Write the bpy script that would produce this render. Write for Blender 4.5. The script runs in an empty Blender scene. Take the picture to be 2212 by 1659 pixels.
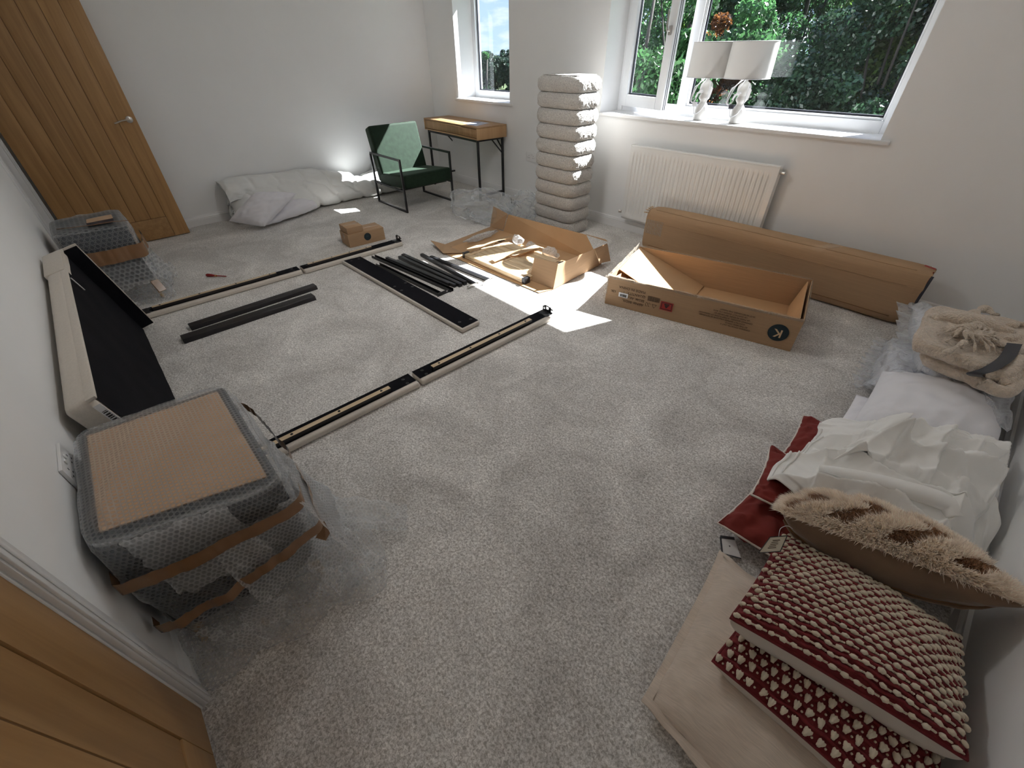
import bpy, bmesh, math, random
import numpy as np
from mathutils import Vector, Matrix, Euler, noise

sc = bpy.context.scene
C = sc.collection
PI = math.pi

# ------------------------------------------------------------------ camera
CAM_H = 1.5
YAW, PITCH, ROLL, FPX = 47.8794, 38.384, 0.7275, 916.16      # degrees, pixels at 2212 wide
def cam_axes():
    y, p, r = (math.radians(a) for a in (YAW, PITCH, ROLL))
    fwd = Vector((-math.sin(y)*math.cos(p), math.cos(y)*math.cos(p), -math.sin(p)))
    rt = Vector((math.cos(y), math.sin(y), 0)); dn = fwd.cross(rt)
    c, s = math.cos(r), math.sin(r)
    return c*rt + s*dn, -s*rt + c*dn, fwd
RT, DN, FW = cam_axes()
cam_d = bpy.data.cameras.new('camera'); cam = bpy.data.objects.new('camera', cam_d); C.objects.link(cam)
M = Matrix((RT, -DN, -FW)).transposed().to_4x4(); M.translation = (0, 0, CAM_H)
cam.matrix_world = M
cam_d.sensor_fit = 'HORIZONTAL'; cam_d.sensor_width = 36.0; cam_d.lens = FPX/2212*36.0
cam_d.clip_start = 0.02; cam_d.clip_end = 500
sc.camera = cam

# ------------------------------------------------------------------ world, sun, exposure
SUN_AZ = math.atan2(0.335, 1.0)          # sun stands this far towards +x of straight out (+y)
SUN_EL = math.radians(41.5)
sun_d = bpy.data.lights.new('sun', 'SUN'); sun_d.energy = 20.0; sun_d.angle = math.radians(0.53)
sun_d.color = (0.98, 0.99, 1.0)
sun = bpy.data.objects.new('sun', sun_d); C.objects.link(sun)
sun_dir = Vector((-math.sin(SUN_AZ)*math.cos(SUN_EL), -math.cos(SUN_AZ)*math.cos(SUN_EL), -math.sin(SUN_EL)))
sun.rotation_euler = sun_dir.to_track_quat('-Z', 'Y').to_euler(); sun.location = (6, 20, 18)

world = bpy.data.worlds.new('sky'); sc.world = world; world.use_nodes = True
wn, wl = world.node_tree.nodes, world.node_tree.links; wn.clear()
w_out = wn.new('ShaderNodeOutputWorld'); w_bg = wn.new('ShaderNodeBackground')
w_tc = wn.new('ShaderNodeTexCoord'); w_sep = wn.new('ShaderNodeSeparateXYZ')
wl.new(w_tc.outputs['Generated'], w_sep.inputs[0])
w_gr = wn.new('ShaderNodeValToRGB')
w_gr.color_ramp.elements[0].position = 0.0; w_gr.color_ramp.elements[0].color = (0.46, 0.62, 0.86, 1)
w_gr.color_ramp.elements[1].position = 0.5; w_gr.color_ramp.elements[1].color = (0.10, 0.25, 0.66, 1)
wl.new(w_sep.outputs['Z'], w_gr.inputs[0])
w_map = wn.new('ShaderNodeMapping'); w_map.inputs['Scale'].default_value = (3.2, 3.2, 11.0)
wl.new(w_tc.outputs['Generated'], w_map.inputs[0])
w_no = wn.new('ShaderNodeTexNoise'); w_no.inputs['Scale'].default_value = 2.0; w_no.inputs['Detail'].default_value = 6; w_no.inputs['Roughness'].default_value = 0.55
wl.new(w_map.outputs[0], w_no.inputs['Vector'])
w_cr = wn.new('ShaderNodeValToRGB'); w_cr.color_ramp.elements[0].position = 0.47; w_cr.color_ramp.elements[1].position = 0.66
wl.new(w_no.outputs['Fac'], w_cr.inputs[0])
w_mx = wn.new('ShaderNodeMix'); w_mx.data_type = 'RGBA'
wl.new(w_cr.outputs[0], w_mx.inputs[0]); wl.new(w_gr.outputs[0], w_mx.inputs[6]); w_mx.inputs[7].default_value = (1.0, 1.0, 1.02, 1)
wl.new(w_mx.outputs[2], w_bg.inputs[0]); w_bg.inputs[1].default_value = 0.84
wl.new(w_bg.outputs[0], w_out.inputs[0])

sc.view_settings.view_transform = 'Standard'; sc.view_settings.look = 'None'
sc.view_settings.gamma = 1.0; sc.view_settings.use_curve_mapping = False
sc.view_settings.exposure = 0.85
cy = sc.cycles
cy.max_bounces = 12; cy.diffuse_bounces = 9; cy.glossy_bounces = 4; cy.transmission_bounces = 6
cy.transparent_max_bounces = 14; cy.caustics_reflective = False; cy.caustics_refractive = False
cy.sample_clamp_indirect = 8.0; cy.use_adaptive_sampling = True; cy.adaptive_threshold = 0.02
cy.use_denoising = True

FILL_LIGHT = 22.0                              # radiance of the added, unseen ceiling fill light (built near the end)

# ------------------------------------------------------------------ helpers
def at(u, v, z=0.0):
    """point of the room at height z seen at photo pixel (u, v)"""
    d = RT*((u-1106)/FPX) + DN*((v-829.5)/FPX) + FW
    return Vector((0, 0, CAM_H)) + d*((z-CAM_H)/d.z)
def aty(u, v, y):
    d = RT*((u-1106)/FPX) + DN*((v-829.5)/FPX) + FW
    return Vector((0, 0, CAM_H)) + d*(y/d.y)
def atx(u, v, x):
    d = RT*((u-1106)/FPX) + DN*((v-829.5)/FPX) + FW
    return Vector((0, 0, CAM_H)) + d*(x/d.x)

MATS = {}
def link_out(nt, sh):
    o = nt.nodes.new('ShaderNodeOutputMaterial'); nt.links.new(sh, o.inputs[0]); return o
def mat(name, col, rough=0.6, metal=0.0, var=0.0, vscale=8.0, stretch=None, bump=0.0, bscale=60.0, col2=None,
        spec=0.5, sheen=0.0, trans=0.0, bdist=0.01, detail=4.0, coat=0.0):
    """principled material with procedural colour variation and relief in object space"""
    m = bpy.data.materials.new(name); m.use_nodes = True; nt = m.node_tree; N, L = nt.nodes, nt.links; N.clear()
    p = N.new('ShaderNodeBsdfPrincipled'); p.inputs['Roughness'].default_value = rough; p.inputs['Metallic'].default_value = metal
    p.inputs['Specular IOR Level'].default_value = spec
    if sheen: p.inputs['Sheen Weight'].default_value = sheen; p.inputs['Sheen Roughness'].default_value = 0.5
    if coat: p.inputs['Coat Weight'].default_value = coat
    p.inputs['Base Color'].default_value = (*col, 1)
    tc = N.new('ShaderNodeTexCoord'); mp = N.new('ShaderNodeMapping'); L.new(tc.outputs['Object'], mp.inputs[0])
    if stretch: mp.inputs['Scale'].default_value = stretch
    if var or col2:
        n = N.new('ShaderNodeTexNoise'); n.inputs['Scale'].default_value = vscale; n.inputs['Detail'].default_value = detail
        L.new(mp.outputs[0], n.inputs['Vector'])
        r = N.new('ShaderNodeValToRGB'); r.color_ramp.elements[0].position = 0.3; r.color_ramp.elements[1].position = 0.7
        c2 = col2 if col2 else tuple(min(1, c*(1+var)) for c in col)
        c1 = col if col2 else tuple(c*(1-var) for c in col)
        r.color_ramp.elements[0].color = (*c1, 1); r.color_ramp.elements[1].color = (*c2, 1)
        L.new(n.outputs['Fac'], r.inputs[0]); L.new(r.outputs[0], p.inputs['Base Color'])
    if bump:
        n2 = N.new('ShaderNodeTexNoise'); n2.inputs['Scale'].default_value = bscale; n2.inputs['Detail'].default_value = 3
        L.new(mp.outputs[0], n2.inputs['Vector'])
        b = N.new('ShaderNodeBump'); b.inputs['Strength'].default_value = bump; b.inputs['Distance'].default_value = bdist
        L.new(n2.outputs['Fac'], b.inputs['Height']); L.new(b.outputs[0], p.inputs['Normal'])
    sh = p.outputs[0]
    if trans:
        t = N.new('ShaderNodeBsdfTranslucent'); t.inputs[0].default_value = (*col, 1)
        mx = N.new('ShaderNodeMixShader'); mx.inputs[0].default_value = trans
        L.new(sh, mx.inputs[1]); L.new(t.outputs[0], mx.inputs[2]); sh = mx.outputs[0]
    link_out(nt, sh); MATS[name] = m
    return m

class MB:
    """collects shapes and links them as ONE mesh object"""
    def __init__(s): s.v = []; s.f = []; s.uv = None; s.mi = []; s.cur = 0
    def add(s, vs, fs):
        o = len(s.v); s.v += [tuple(p) for p in vs]; s.f += [tuple(i+o for i in f) for f in fs]; s.mi += [s.cur]*len(fs); return s
    def box(s, a, b, m=None):
        x0, y0, z0 = (min(a[i], b[i]) for i in range(3)); x1, y1, z1 = (max(a[i], b[i]) for i in range(3))
        vs = [Vector(q) for q in ((x0,y0,z0),(x1,y0,z0),(x1,y1,z0),(x0,y1,z0),(x0,y0,z1),(x1,y0,z1),(x1,y1,z1),(x0,y1,z1))]
        if m is not None: vs = [m @ q for q in vs]
        return s.add(vs, [(0,3,2,1),(4,5,6,7),(0,1,5,4),(1,2,6,5),(2,3,7,6),(3,0,4,7)])
    def hexa(s, lo, hi):
        """8 corners: lo and hi rings of four (same order)"""
        return s.add(list(lo)+list(hi), [(0,3,2,1),(4,5,6,7),(0,1,5,4),(1,2,6,5),(2,3,7,6),(3,0,4,7)])
    def sheet(s, q, t):
        """thin plate: quad corners q, thickness t along its normal"""
        q = [Vector(p) for p in q]; n = (q[1]-q[0]).cross(q[3]-q[0]).normalized()*t
        return s.hexa(q, [p+n for p in q])
    def bar(s, a, b, w, h=None, up=(0,0,1)):
        a, b = Vector(a), Vector(b); h = h or w; d = (b-a).normalized(); up = Vector(up)
        if abs(d.dot(up)) > 0.98: up = Vector((1, 0, 0))
        sx = d.cross(up).normalized()*(w/2); sz = sx.normalized().cross(d).normalized()*(h/2)
        return s.hexa([a-sx-sz, a+sx-sz, b+sx-sz, b-sx-sz], [a-sx+sz, a+sx+sz, b+sx+sz, b-sx+sz])
    def tube(s, pts, r, n=8, closed=False, caps=True, flat=1.0):
        pts = [Vector(p) for p in pts]; m = len(pts); rr = r if isinstance(r, (list, tuple)) else [r]*m
        rings = []; prev = None
        for i, p in enumerate(pts):
            if closed: d = pts[(i+1) % m]-pts[i-1]
            else: d = pts[min(i+1, m-1)]-pts[max(i-1, 0)]
            d = d.normalized() if d.length > 1e-9 else Vector((0, 0, 1))
            a = prev if prev is not None else (Vector((0,0,1)) if abs(d.z) < 0.9 else Vector((1,0,0)))
            a = (a-d*a.dot(d)); a = a.normalized() if a.length > 1e-6 else d.orthogonal().normalized(); b = d.cross(a); prev = a
            rings.append([p+(a*math.cos(2*PI*k/n)*flat+b*math.sin(2*PI*k/n))*rr[i] for k in range(n)])
        vs = [q for r_ in rings for q in r_]; fs = []
        for i in range(m if closed else m-1):
            j = (i+1) % m
            for k in range(n): fs.append((i*n+k, i*n+(k+1) % n, j*n+(k+1) % n, j*n+k))
        if caps and not closed: fs.append(tuple(range(n-1, -1, -1))); fs.append(tuple((m-1)*n+k for k in range(n)))
        return s.add(vs, fs)
    def lathe(s, prof, n=24, c=(0,0,0), m=None):
        vs = []; fs = []
        for r, z in prof:
            for k in range(n): vs.append(Vector((c[0]+r*math.cos(2*PI*k/n), c[1]+r*math.sin(2*PI*k/n), c[2]+z)))
        if m is not None: vs = [m @ q for q in vs]
        for i in range(len(prof)-1):
            for k in range(n): fs.append((i*n+k, i*n+(k+1) % n, (i+1)*n+(k+1) % n, (i+1)*n+k))
        fs.append(tuple(range(n-1, -1, -1))); fs.append(tuple((len(prof)-1)*n+k for k in range(n)))
        return s.add(vs, fs)
    def grid(s, fn, nu, nv, wrapu=False):
        vs = [fn(i/(nu if wrapu else nu-1), j/(nv-1)) for j in range(nv) for i in range(nu)]; fs = []
        for j in range(nv-1):
            for i in range(nu if wrapu else nu-1):
                k = (i+1) % nu; fs.append((j*nu+i, j*nu+k, (j+1)*nu+k, (j+1)*nu+i))
        return s.add(vs, fs)
    def ball(s, c, r, nu=10, nv=7, m=None):
        r = (r, r, r) if not isinstance(r, (tuple, list)) else r; c = Vector(c)
        def fn(a, b):
            th = 2*PI*a; ph = PI*(b*0.998+0.001)
            q = Vector((r[0]*math.sin(ph)*math.cos(th), r[1]*math.sin(ph)*math.sin(th), -r[2]*math.cos(ph)))
            return c+(m @ q if m is not None else q)
        return s.grid(fn, nu, nv, True)
    def build(s, name, mats, parent=None, bevel=0.0, seg=2, smooth=False, local=False, merge=False, boxuv=False, angle=None, kind=None):
        me = bpy.data.meshes.new(name)
        vs = s.v
        if parent is not None and not local:
            inv = ROOTM[parent.name].inverted(); vs = [inv @ Vector(p) for p in vs]
        me.from_pydata([tuple(p) for p in vs], [], s.f)
        if bevel or merge or smooth:
            bm = bmesh.new(); bm.from_mesh(me)
            for f, i in zip(bm.faces, s.mi): f.material_index = i
            if merge: bmesh.ops.remove_doubles(bm, verts=bm.verts, dist=1e-5)
            if bevel:
                es = [e for e in bm.edges if len(e.link_faces) == 2 and e.calc_face_angle(0) > 0.5]
                bmesh.ops.bevel(bm, geom=es, offset=bevel, segments=seg, profile=0.6, affect='EDGES', clamp_overlap=True)
            bm.to_mesh(me); bm.free()
        else:
            for p, i in zip(me.polygons, s.mi): p.material_index = i
        for m_ in (mats if isinstance(mats, (list, tuple)) else [mats]): me.materials.append(m_)
        if smooth or bevel:
            me.polygons.foreach_set('use_smooth', [True]*len(me.polygons))
            if angle is not None or (bevel and not smooth): me.set_sharp_from_angle(angle=angle or 0.9)
        if boxuv: box_uv(me)
        me.update()
        o = bpy.data.objects.new(name, me); C.objects.link(o)
        if parent is not None: o.parent = parent; ROOTM[o.name] = ROOTM[parent.name]
        else: ROOTM[o.name] = Matrix.Identity(4)
        if kind: o['kind'] = kind
        return o
ROOTM = {}
def box_uv(me):
    uv = me.uv_layers.new(name='UVMap'); d = uv.data
    for p in me.polygons:
        n = p.normal; a = max(range(3), key=lambda i: abs(n[i])); i0, i1 = ((1, 2), (0, 2), (0, 1))[a]
        for li in p.loop_indices:
            co = me.vertices[me.loops[li].vertex_index].co; d[li].uv = (co[i0], co[i1])
def tag(o, label, cat, group=None):
    o['label'] = label; o['category'] = cat
    if group: o['group'] = group
    return o
def struct(o, label=None):
    o['kind'] = 'structure'
    if label: o['label'] = label
    return o
def thing(name, label, cat, loc=(0, 0, 0), rotz=0.0, group=None, rot=None):
    o = bpy.data.objects.new(name, None); C.objects.link(o); o.empty_display_size = 0.1
    o.location = loc; o.rotation_euler = rot if rot is not None else (0, 0, rotz)
    e = Euler(rot, 'XYZ').to_matrix() if rot is not None else Matrix.Rotation(rotz, 3, 'Z')
    m = e.to_4x4(); m.translation = loc; ROOTM[o.name] = m
    return tag(o, label, cat, group)
def clone(o, name, parent, mw):
    """copy of one object sharing its mesh"""
    c = o.copy(); c.name = name; C.objects.link(c); c.parent = parent; c.matrix_local = mw; return c
def text(name, body, size, mtx, m, parent, align='LEFT', ext=0.0004, label=None, bold=0.0):
    cu = bpy.data.curves.new(name, 'FONT'); cu.body = body; cu.size = size; cu.align_x = align; cu.align_y = 'CENTER'
    cu.extrude = ext; cu.offset = bold; cu.resolution_u = 3; cu.materials.append(m)
    tmp = bpy.data.objects.new(name+'_curve', cu); me = bpy.data.meshes.new_from_object(tmp); bpy.data.objects.remove(tmp); bpy.data.curves.remove(cu)
    me.name = name; me.materials.clear(); me.materials.append(m)
    me.transform((ROOTM[parent.name].inverted() @ mtx) if parent is not None else mtx)
    o = bpy.data.objects.new(name, me); C.objects.link(o); o.parent = parent
    if label: o['label'] = label
    return o
def frame_m(o, ex, ey):
    """matrix with origin o, local x along ex, local y along ey"""
    ex = Vector(ex).normalized(); ey = Vector(ey); ez = ex.cross(ey).normalized(); ey = ez.cross(ex)
    m = Matrix((ex, ey, ez)).transposed().to_4x4(); m.translation = o; return m
def nz(p, s=1.0, o=0.0):
    return noise.noise(Vector((p[0]*s+o, p[1]*s+o*1.7, p[2]*s-o*0.6)))
def smooth01(x): x = max(0.0, min(1.0, x)); return x*x*(3-2*x)

def cushion_fn(q, t_up, t_dn, pinch=0.05, ex=2.2, pw=0.5, wr=0.0, seed=0.0, sag=None, wfreq=9.0, rc=0.0):
    """q: four corners (A, B, C, D); returns f(u, v, side) on [-1, 1]^2"""
    A, B, Cc, D = (Vector(p) for p in q)
    n = ((B-A)+(Cc-D)).cross((D-A)+(Cc-B)).normalized()
    def f(u, v, side):
        uu = u*(1-pinch*(1-v*v)*abs(u)); vv = v*(1-pinch*(1-u*u)*abs(v))
        kc = 1-rc*u*u*v*v; uu *= kc; vv *= kc; a, b = (uu+1)/2, (vv+1)/2
        p = A*(1-a)*(1-b)+B*a*(1-b)+Cc*a*b+D*(1-a)*b
        h = max(0.0, (1-abs(u)**ex)*(1-abs(v)**ex))**pw
        off = (t_up if side > 0 else -t_dn)*h
        if wr:
            e = (1-h)*0.8+0.2
            off += wr*nz((u*wfreq, v*wfreq, side*3), 0.5, seed)*(1 if h > 0.02 else h*50)
            off += wr*0.7*e*nz((u*wfreq*2.3, v*wfreq*2.3, side*3), 0.6, seed+9)*min(1, h*4)
        r = p+n*off
        if sag: r = sag(r, u, v, side)
        return r
    f.n = n
    return f
def build_cushion(name, f, m, parent, n=40, nv=None, sides=(1, -1)):
    mb = MB(); nv = nv or n
    def warp(t): x = 2*t-1; return math.copysign(1-(1-abs(x))**1.6, x)
    for sd in sides:
        mb.grid((lambda a, b: f(warp(a), warp(b), sd)) if sd > 0 else (lambda a, b: f(warp(1-a), warp(b), sd)), n, nv)
    return mb.build(name, m, parent, smooth=True, merge=True)
def seam_path(f, n=24, off=0.0):
    e = []
    for (u0, v0, u1, v1) in ((-1,-1,1,-1), (1,-1,1,1), (1,1,-1,1), (-1,1,-1,-1)):
        for i in range(n):
            t = i/n; e.append(f(u0+(u1-u0)*t, v0+(v1-v0)*t, 1))
    return e
def smooth_path(pts, n=6):
    """Catmull-Rom"""
    pts = [Vector(p) for p in pts]; out = []
    for i in range(len(pts)-1):
        p0, p1, p2, p3 = pts[max(i-1, 0)], pts[i], pts[i+1], pts[min(i+2, len(pts)-1)]
        for k in range(n):
            t = k/n
            out.append(0.5*((2*p1)+(p2-p0)*t+(2*p0-5*p1+4*p2-p3)*t*t+(3*p1-p0-3*p2+p3)*t**3))
    out.append(pts[-1]); return out
# ------------------------------------------------------------------ room materials
XA, XC, YB, YD, ZC = -5.847, 0.53, 3.9, -0.4154, 2.42
YF, YO = 4.17, 4.30                       # inner face of the window frames, outer face of the wall
m_wall = mat('wall_paint', (0.845, 0.85, 0.855), 0.85, var=0.012, vscale=3, bump=0.04, bscale=180, bdist=0.002)
m_ceil = mat('ceiling_paint', (0.89, 0.89, 0.89), 0.9)
m_trim = mat('white_gloss', (0.78, 0.78, 0.785), 0.35, var=0.01)
m_upvc = mat('window_plastic', (0.76, 0.775, 0.80), 0.28, var=0.01)
m_gasket = mat('gasket_rubber', (0.03, 0.03, 0.045), 0.5)
m_chrome = mat('satin_metal', (0.62, 0.60, 0.57), 0.28, metal=1.0, var=0.03)
m_blackm = mat('black_metal', (0.012, 0.012, 0.014), 0.38, var=0.1, vscale=30)
m_rad = mat('radiator_enamel', (0.84, 0.84, 0.83), 0.25, var=0.01)

def carpet_mat():
    m = bpy.data.materials.new('carpet_pile'); m.use_nodes = True; nt = m.node_tree; N, L = nt.nodes, nt.links; N.clear()
    p = N.new('ShaderNodeBsdfPrincipled'); p.inputs['Roughness'].default_value = 0.95; p.inputs['Specular IOR Level'].default_value = 0.1
    p.inputs['Sheen Weight'].default_value = 0.25
    tc = N.new('ShaderNodeTexCoord')
    def no(s, d, r=0.5, dist=0.0, w=None):
        n = N.new('ShaderNodeTexNoise'); n.inputs['Scale'].default_value = s; n.inputs['Detail'].default_value = d
        n.inputs['Roughness'].default_value = r; n.inputs['Distortion'].default_value = dist
        L.new(tc.outputs['Object'], n.inputs['Vector']); return n.outputs['Fac']
    big = no(2.4, 5, 0.62, 0.8); fine = no(120, 3, 0.7, 0.6); mid = no(38, 3, 0.6, 0.4)
    def ramp(x, a, b, c0, c1):
        r = N.new('ShaderNodeValToRGB'); r.color_ramp.elements[0].position = a; r.color_ramp.elements[1].position = b
        r.color_ramp.elements[0].color = (*c0, 1); r.color_ramp.elements[1].color = (*c1, 1); L.new(x, r.inputs[0]); return r.outputs[0]
    base = ramp(big, 0.38, 0.66, (0.465, 0.452, 0.437), (0.655, 0.642, 0.625))
    fn_ = ramp(fine, 0.37, 0.63, (0.46, 0.44, 0.42), (1.0, 1.0, 1.0)); md = ramp(mid, 0.35, 0.65, (0.86, 0.86, 0.86), (1, 1, 1))
    def mul(a, b):
        x = N.new('ShaderNodeMix'); x.data_type = 'RGBA'; x.blend_type = 'MULTIPLY'; x.inputs[0].default_value = 1
        L.new(a, x.inputs[6]); L.new(b, x.inputs[7]); return x.outputs[2]
    g = N.new('ShaderNodeMix'); g.data_type = 'RGBA'; g.blend_type = 'MULTIPLY'; g.inputs[0].default_value = 1
    L.new(mul(mul(base, fn_), md), g.inputs[6]); g.inputs[7].default_value = (1.62, 1.62, 1.62, 1); g.clamp_result = False
    L.new(g.outputs[2], p.inputs['Base Color'])
    ad = N.new('ShaderNodeMath'); ad.operation = 'MULTIPLY_ADD'; L.new(fine, ad.inputs[0]); ad.inputs[1].default_value = 0.6; L.new(mid, ad.inputs[2])
    b = N.new('ShaderNodeBump'); b.inputs['Strength'].default_value = 0.55; b.inputs['Distance'].default_value = 0.008
    L.new(ad.outputs[0], b.inputs['Height']); L.new(b.outputs[0], p.inputs['Normal']); link_out(nt, p.outputs[0]); return m
m_carpet = carpet_mat()

def wood_mat(name, c1, c2, axis='z', scale=1.0, rough=0.42, contrast=(0.35, 0.68)):
    m = bpy.data.materials.new(name); m.use_nodes = True; nt = m.node_tree; N, L = nt.nodes, nt.links; N.clear()
    p = N.new('ShaderNodeBsdfPrincipled'); p.inputs['Roughness'].default_value = rough
    tc = N.new('ShaderNodeTexCoord'); mp = N.new('ShaderNodeMapping')
    st = [26*scale]*3; st['xyz'.index(axis)] = 1.3*scale; mp.inputs['Scale'].default_value = st
    oi = N.new('ShaderNodeObjectInfo'); va = N.new('ShaderNodeVectorMath'); va.operation = 'ADD'
    cx = N.new('ShaderNodeCombineXYZ'); ml = N.new('ShaderNodeMath'); ml.operation = 'MULTIPLY'; ml.inputs[1].default_value = 7.0
    L.new(oi.outputs['Random'], ml.inputs[0])
    for i in range(3): L.new(ml.outputs[0], cx.inputs[i])
    L.new(tc.outputs['Object'], va.inputs[0]); L.new(cx.outputs[0], va.inputs[1]); L.new(va.outputs[0], mp.inputs[0])
    n = N.new('ShaderNodeTexNoise'); n.inputs['Scale'].default_value = 1.0; n.inputs['Detail'].default_value = 7; n.inputs['Roughness'].default_value = 0.6; n.inputs['Distortion'].default_value = 0.5
    L.new(mp.outputs[0], n.inputs['Vector'])
    r = N.new('ShaderNodeValToRGB'); r.color_ramp.elements[0].position = contrast[0]; r.color_ramp.elements[1].position = contrast[1]
    r.color_ramp.elements[0].color = (*c1, 1); r.color_ramp.elements[1].color = (*c2, 1); L.new(n.outputs['Fac'], r.inputs[0])
    hv = N.new('ShaderNodeHueSaturation'); L.new(r.outputs[0], hv.inputs['Color'])
    mr = N.new('ShaderNodeMapRange'); mr.inputs[3].default_value = 0.9; mr.inputs[4].default_value = 1.1
    L.new(oi.outputs['Random'], mr.inputs[0]); L.new(mr.outputs[0], hv.inputs['Value'])
    L.new(hv.outputs[0], p.inputs['Base Color'])
    b = N.new('ShaderNodeBump'); b.inputs['Strength'].default_value = 0.08; b.inputs['Distance'].default_value = 0.002
    L.new(n.outputs['Fac'], b.inputs['Height']); L.new(b.outputs[0], p.inputs['Normal']); link_out(nt, p.outputs[0]); MATS[name] = m; return m
m_oak = wood_mat('oak_veneer', (0.325, 0.175, 0.067), (0.44, 0.255, 0.105), 'z')
m_oakh = wood_mat('oak_veneer_across', (0.325, 0.175, 0.067), (0.44, 0.255, 0.105), 'y')
m_oakx = wood_mat('oak_veneer_across_front', (0.325, 0.175, 0.067), (0.44, 0.255, 0.105), 'x')
m_groove = mat('oak_groove', (0.16, 0.075, 0.022), 0.6, var=0.1)

def glass_mat():
    m = bpy.data.materials.new('window_glass'); m.use_nodes = True; nt = m.node_tree; N, L = nt.nodes, nt.links; N.clear()
    t = N.new('ShaderNodeBsdfTransparent'); t.inputs[0].default_value = (0.955, 0.975, 0.97, 1)
    g = N.new('ShaderNodeBsdfGlossy'); g.inputs['Roughness'].default_value = 0.0; g.inputs[0].default_value = (0.9, 0.97, 1.0, 1)
    f = N.new('ShaderNodeFresnel'); f.inputs[0].default_value = 1.5
    mm = N.new('ShaderNodeMath'); mm.operation = 'MULTIPLY'; mm.inputs[1].default_value = 1.15; mm.use_clamp = True; L.new(f.outputs[0], mm.inputs[0])
    x = N.new('ShaderNodeMixShader'); L.new(mm.outputs[0], x.inputs[0]); L.new(t.outputs[0], x.inputs[1]); L.new(g.outputs[0], x.inputs[2])
    link_out(nt, x.outputs[0]); return m
m_glass = glass_mat()

# ------------------------------------------------------------------ shell
struct(MB().box((XA-0.4, YD-1.2, -0.12), (XC+0.3, YO, 0)).build('floor', m_carpet), 'pale grey-beige twist pile carpet')
struct(MB().box((XA-0.4, YD-1.2, ZC), (XC+0.3, YO, ZC+0.12)).build('ceiling', m_ceil), 'white ceiling')
struct(MB().box((XA-0.15, YD-1.2, 0), (XA, YO, ZC)).build('wall_left', m_wall), 'white painted wall behind the armchair and duvet')
struct(MB().box((XC, YD-0.15, 0), (XC+0.15, YB, ZC)).build('wall_right', m_wall), 'white painted wall beside the cushions')
W1 = (-5.255, -4.29); W2 = (-2.995, -0.70); ZS, ZH = 0.981, 2.235
b = MB()
for x0, x1 in ((XA, W1[0]), (W1[1], W2[0]), (W2[1], XC+0.15)): b.box((x0, YB, 0), (x1, YO, ZC))
for x0, x1 in (W1, W2): b.box((x0, YB, 0), (x1, YO, ZS)); b.box((x0, YB, ZH), (x1, YO, ZC))
struct(b.build('wall_back', m_wall), 'white painted window wall')
DX0, DX1, DZ = -5.60, -4.845, 2.03       # doorway of the far door
E0, E1 = -0.905, -0.10                    # doorway of the near door
b = MB()
for x0, x1 in ((XA, DX0), (DX1, E0), (E1, XC)): b.box((x0, YD-0.15, 0), (x1, YD, ZC))
for x0, x1 in ((DX0, DX1), (E0, E1)): b.box((x0, YD-0.15, DZ), (x1, YD, ZC))
struct(b.build('wall_front', m_wall), 'white painted wall behind the headboard')
b = MB().box((DX0-0.3, YD-1.2, 0), (DX1+0.9, YD-1.1, ZC)); b.box((DX1+0.8, YD-1.1, 0), (DX1+0.9, YD-0.15, ZC)); b.box((E0-0.2, YD-0.9, 0), (E1+0.3, YD-0.8, ZC))
struct(b.build('wall_hall', m_wall), 'hall walls beyond the doorways')

def skirting(name, a, b_, out, lab):
    """moulded board from a to b_ along a wall, out = unit vector into the room"""
    a, b_, o = Vector(a), Vector(b_), Vector(out); prof = [(0, 0), (0.016, 0), (0.016, 0.062), (0.013, 0.068), (0.0155, 0.074), (0.011, 0.084), (0.009, 0.092), (0.0, 0.10)]
    vs = [e+o*d+Vector((0, 0, h)) for e in (a, b_) for d, h in prof]; n = len(prof)
    fs = [(i, (i+1) % n, n+(i+1) % n, n+i) for i in range(n)]+[tuple(range(n)), tuple(range(2*n-1, n-1, -1))]
    return struct(MB().add(vs, fs).build(name, m_trim), lab)
skirting('baseboard_left', (XA, YD, 0), (XA, YB, 0), (1, 0, 0), 'white skirting board under the plain left wall')
skirting('baseboard_back', (XA, YB, 0), (XC, YB, 0), (0, -1, 0), 'white skirting board under the windows')
skirting('baseboard_right', (XC, YB, 0), (XC, YD, 0), (-1, 0, 0), 'white skirting board behind the cushions')
skirting('baseboard_front', (DX1+0.055, YD, 0), (E0-0.06, YD, 0), (0, 1, 0), 'white stepped skirting board behind the headboard')

def architrave(name, x0, x1, ztop, lab, w=0.058):
    b = MB()
    for s, x in ((-1, x0), (1, x1)):
        b.box((x, YD, 0), (x+s*w, YD+0.012, ztop+w)); b.box((x+s*0.004, YD+0.012, 0), (x+s*(w-0.012), YD+0.019, ztop+w-0.012)); b.box((x+s*w*0.3, YD+0.019, 0), (x+s*w*0.55, YD+0.022, ztop))
        b.box((x, YD-0.15, 0), (x-s*0.006, YD, ztop))
    b.box((x0-w, YD, ztop), (x1+w, YD+0.019, ztop+w))
    return struct(b.build(name, m_trim, bevel=0.0015, seg=1), lab)
architrave('trim_1', DX0, DX1, DZ, 'white architrave round the far doorway')
architrave('trim_2', E0, E1, DZ, 'white architrave round the near oak door')

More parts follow.
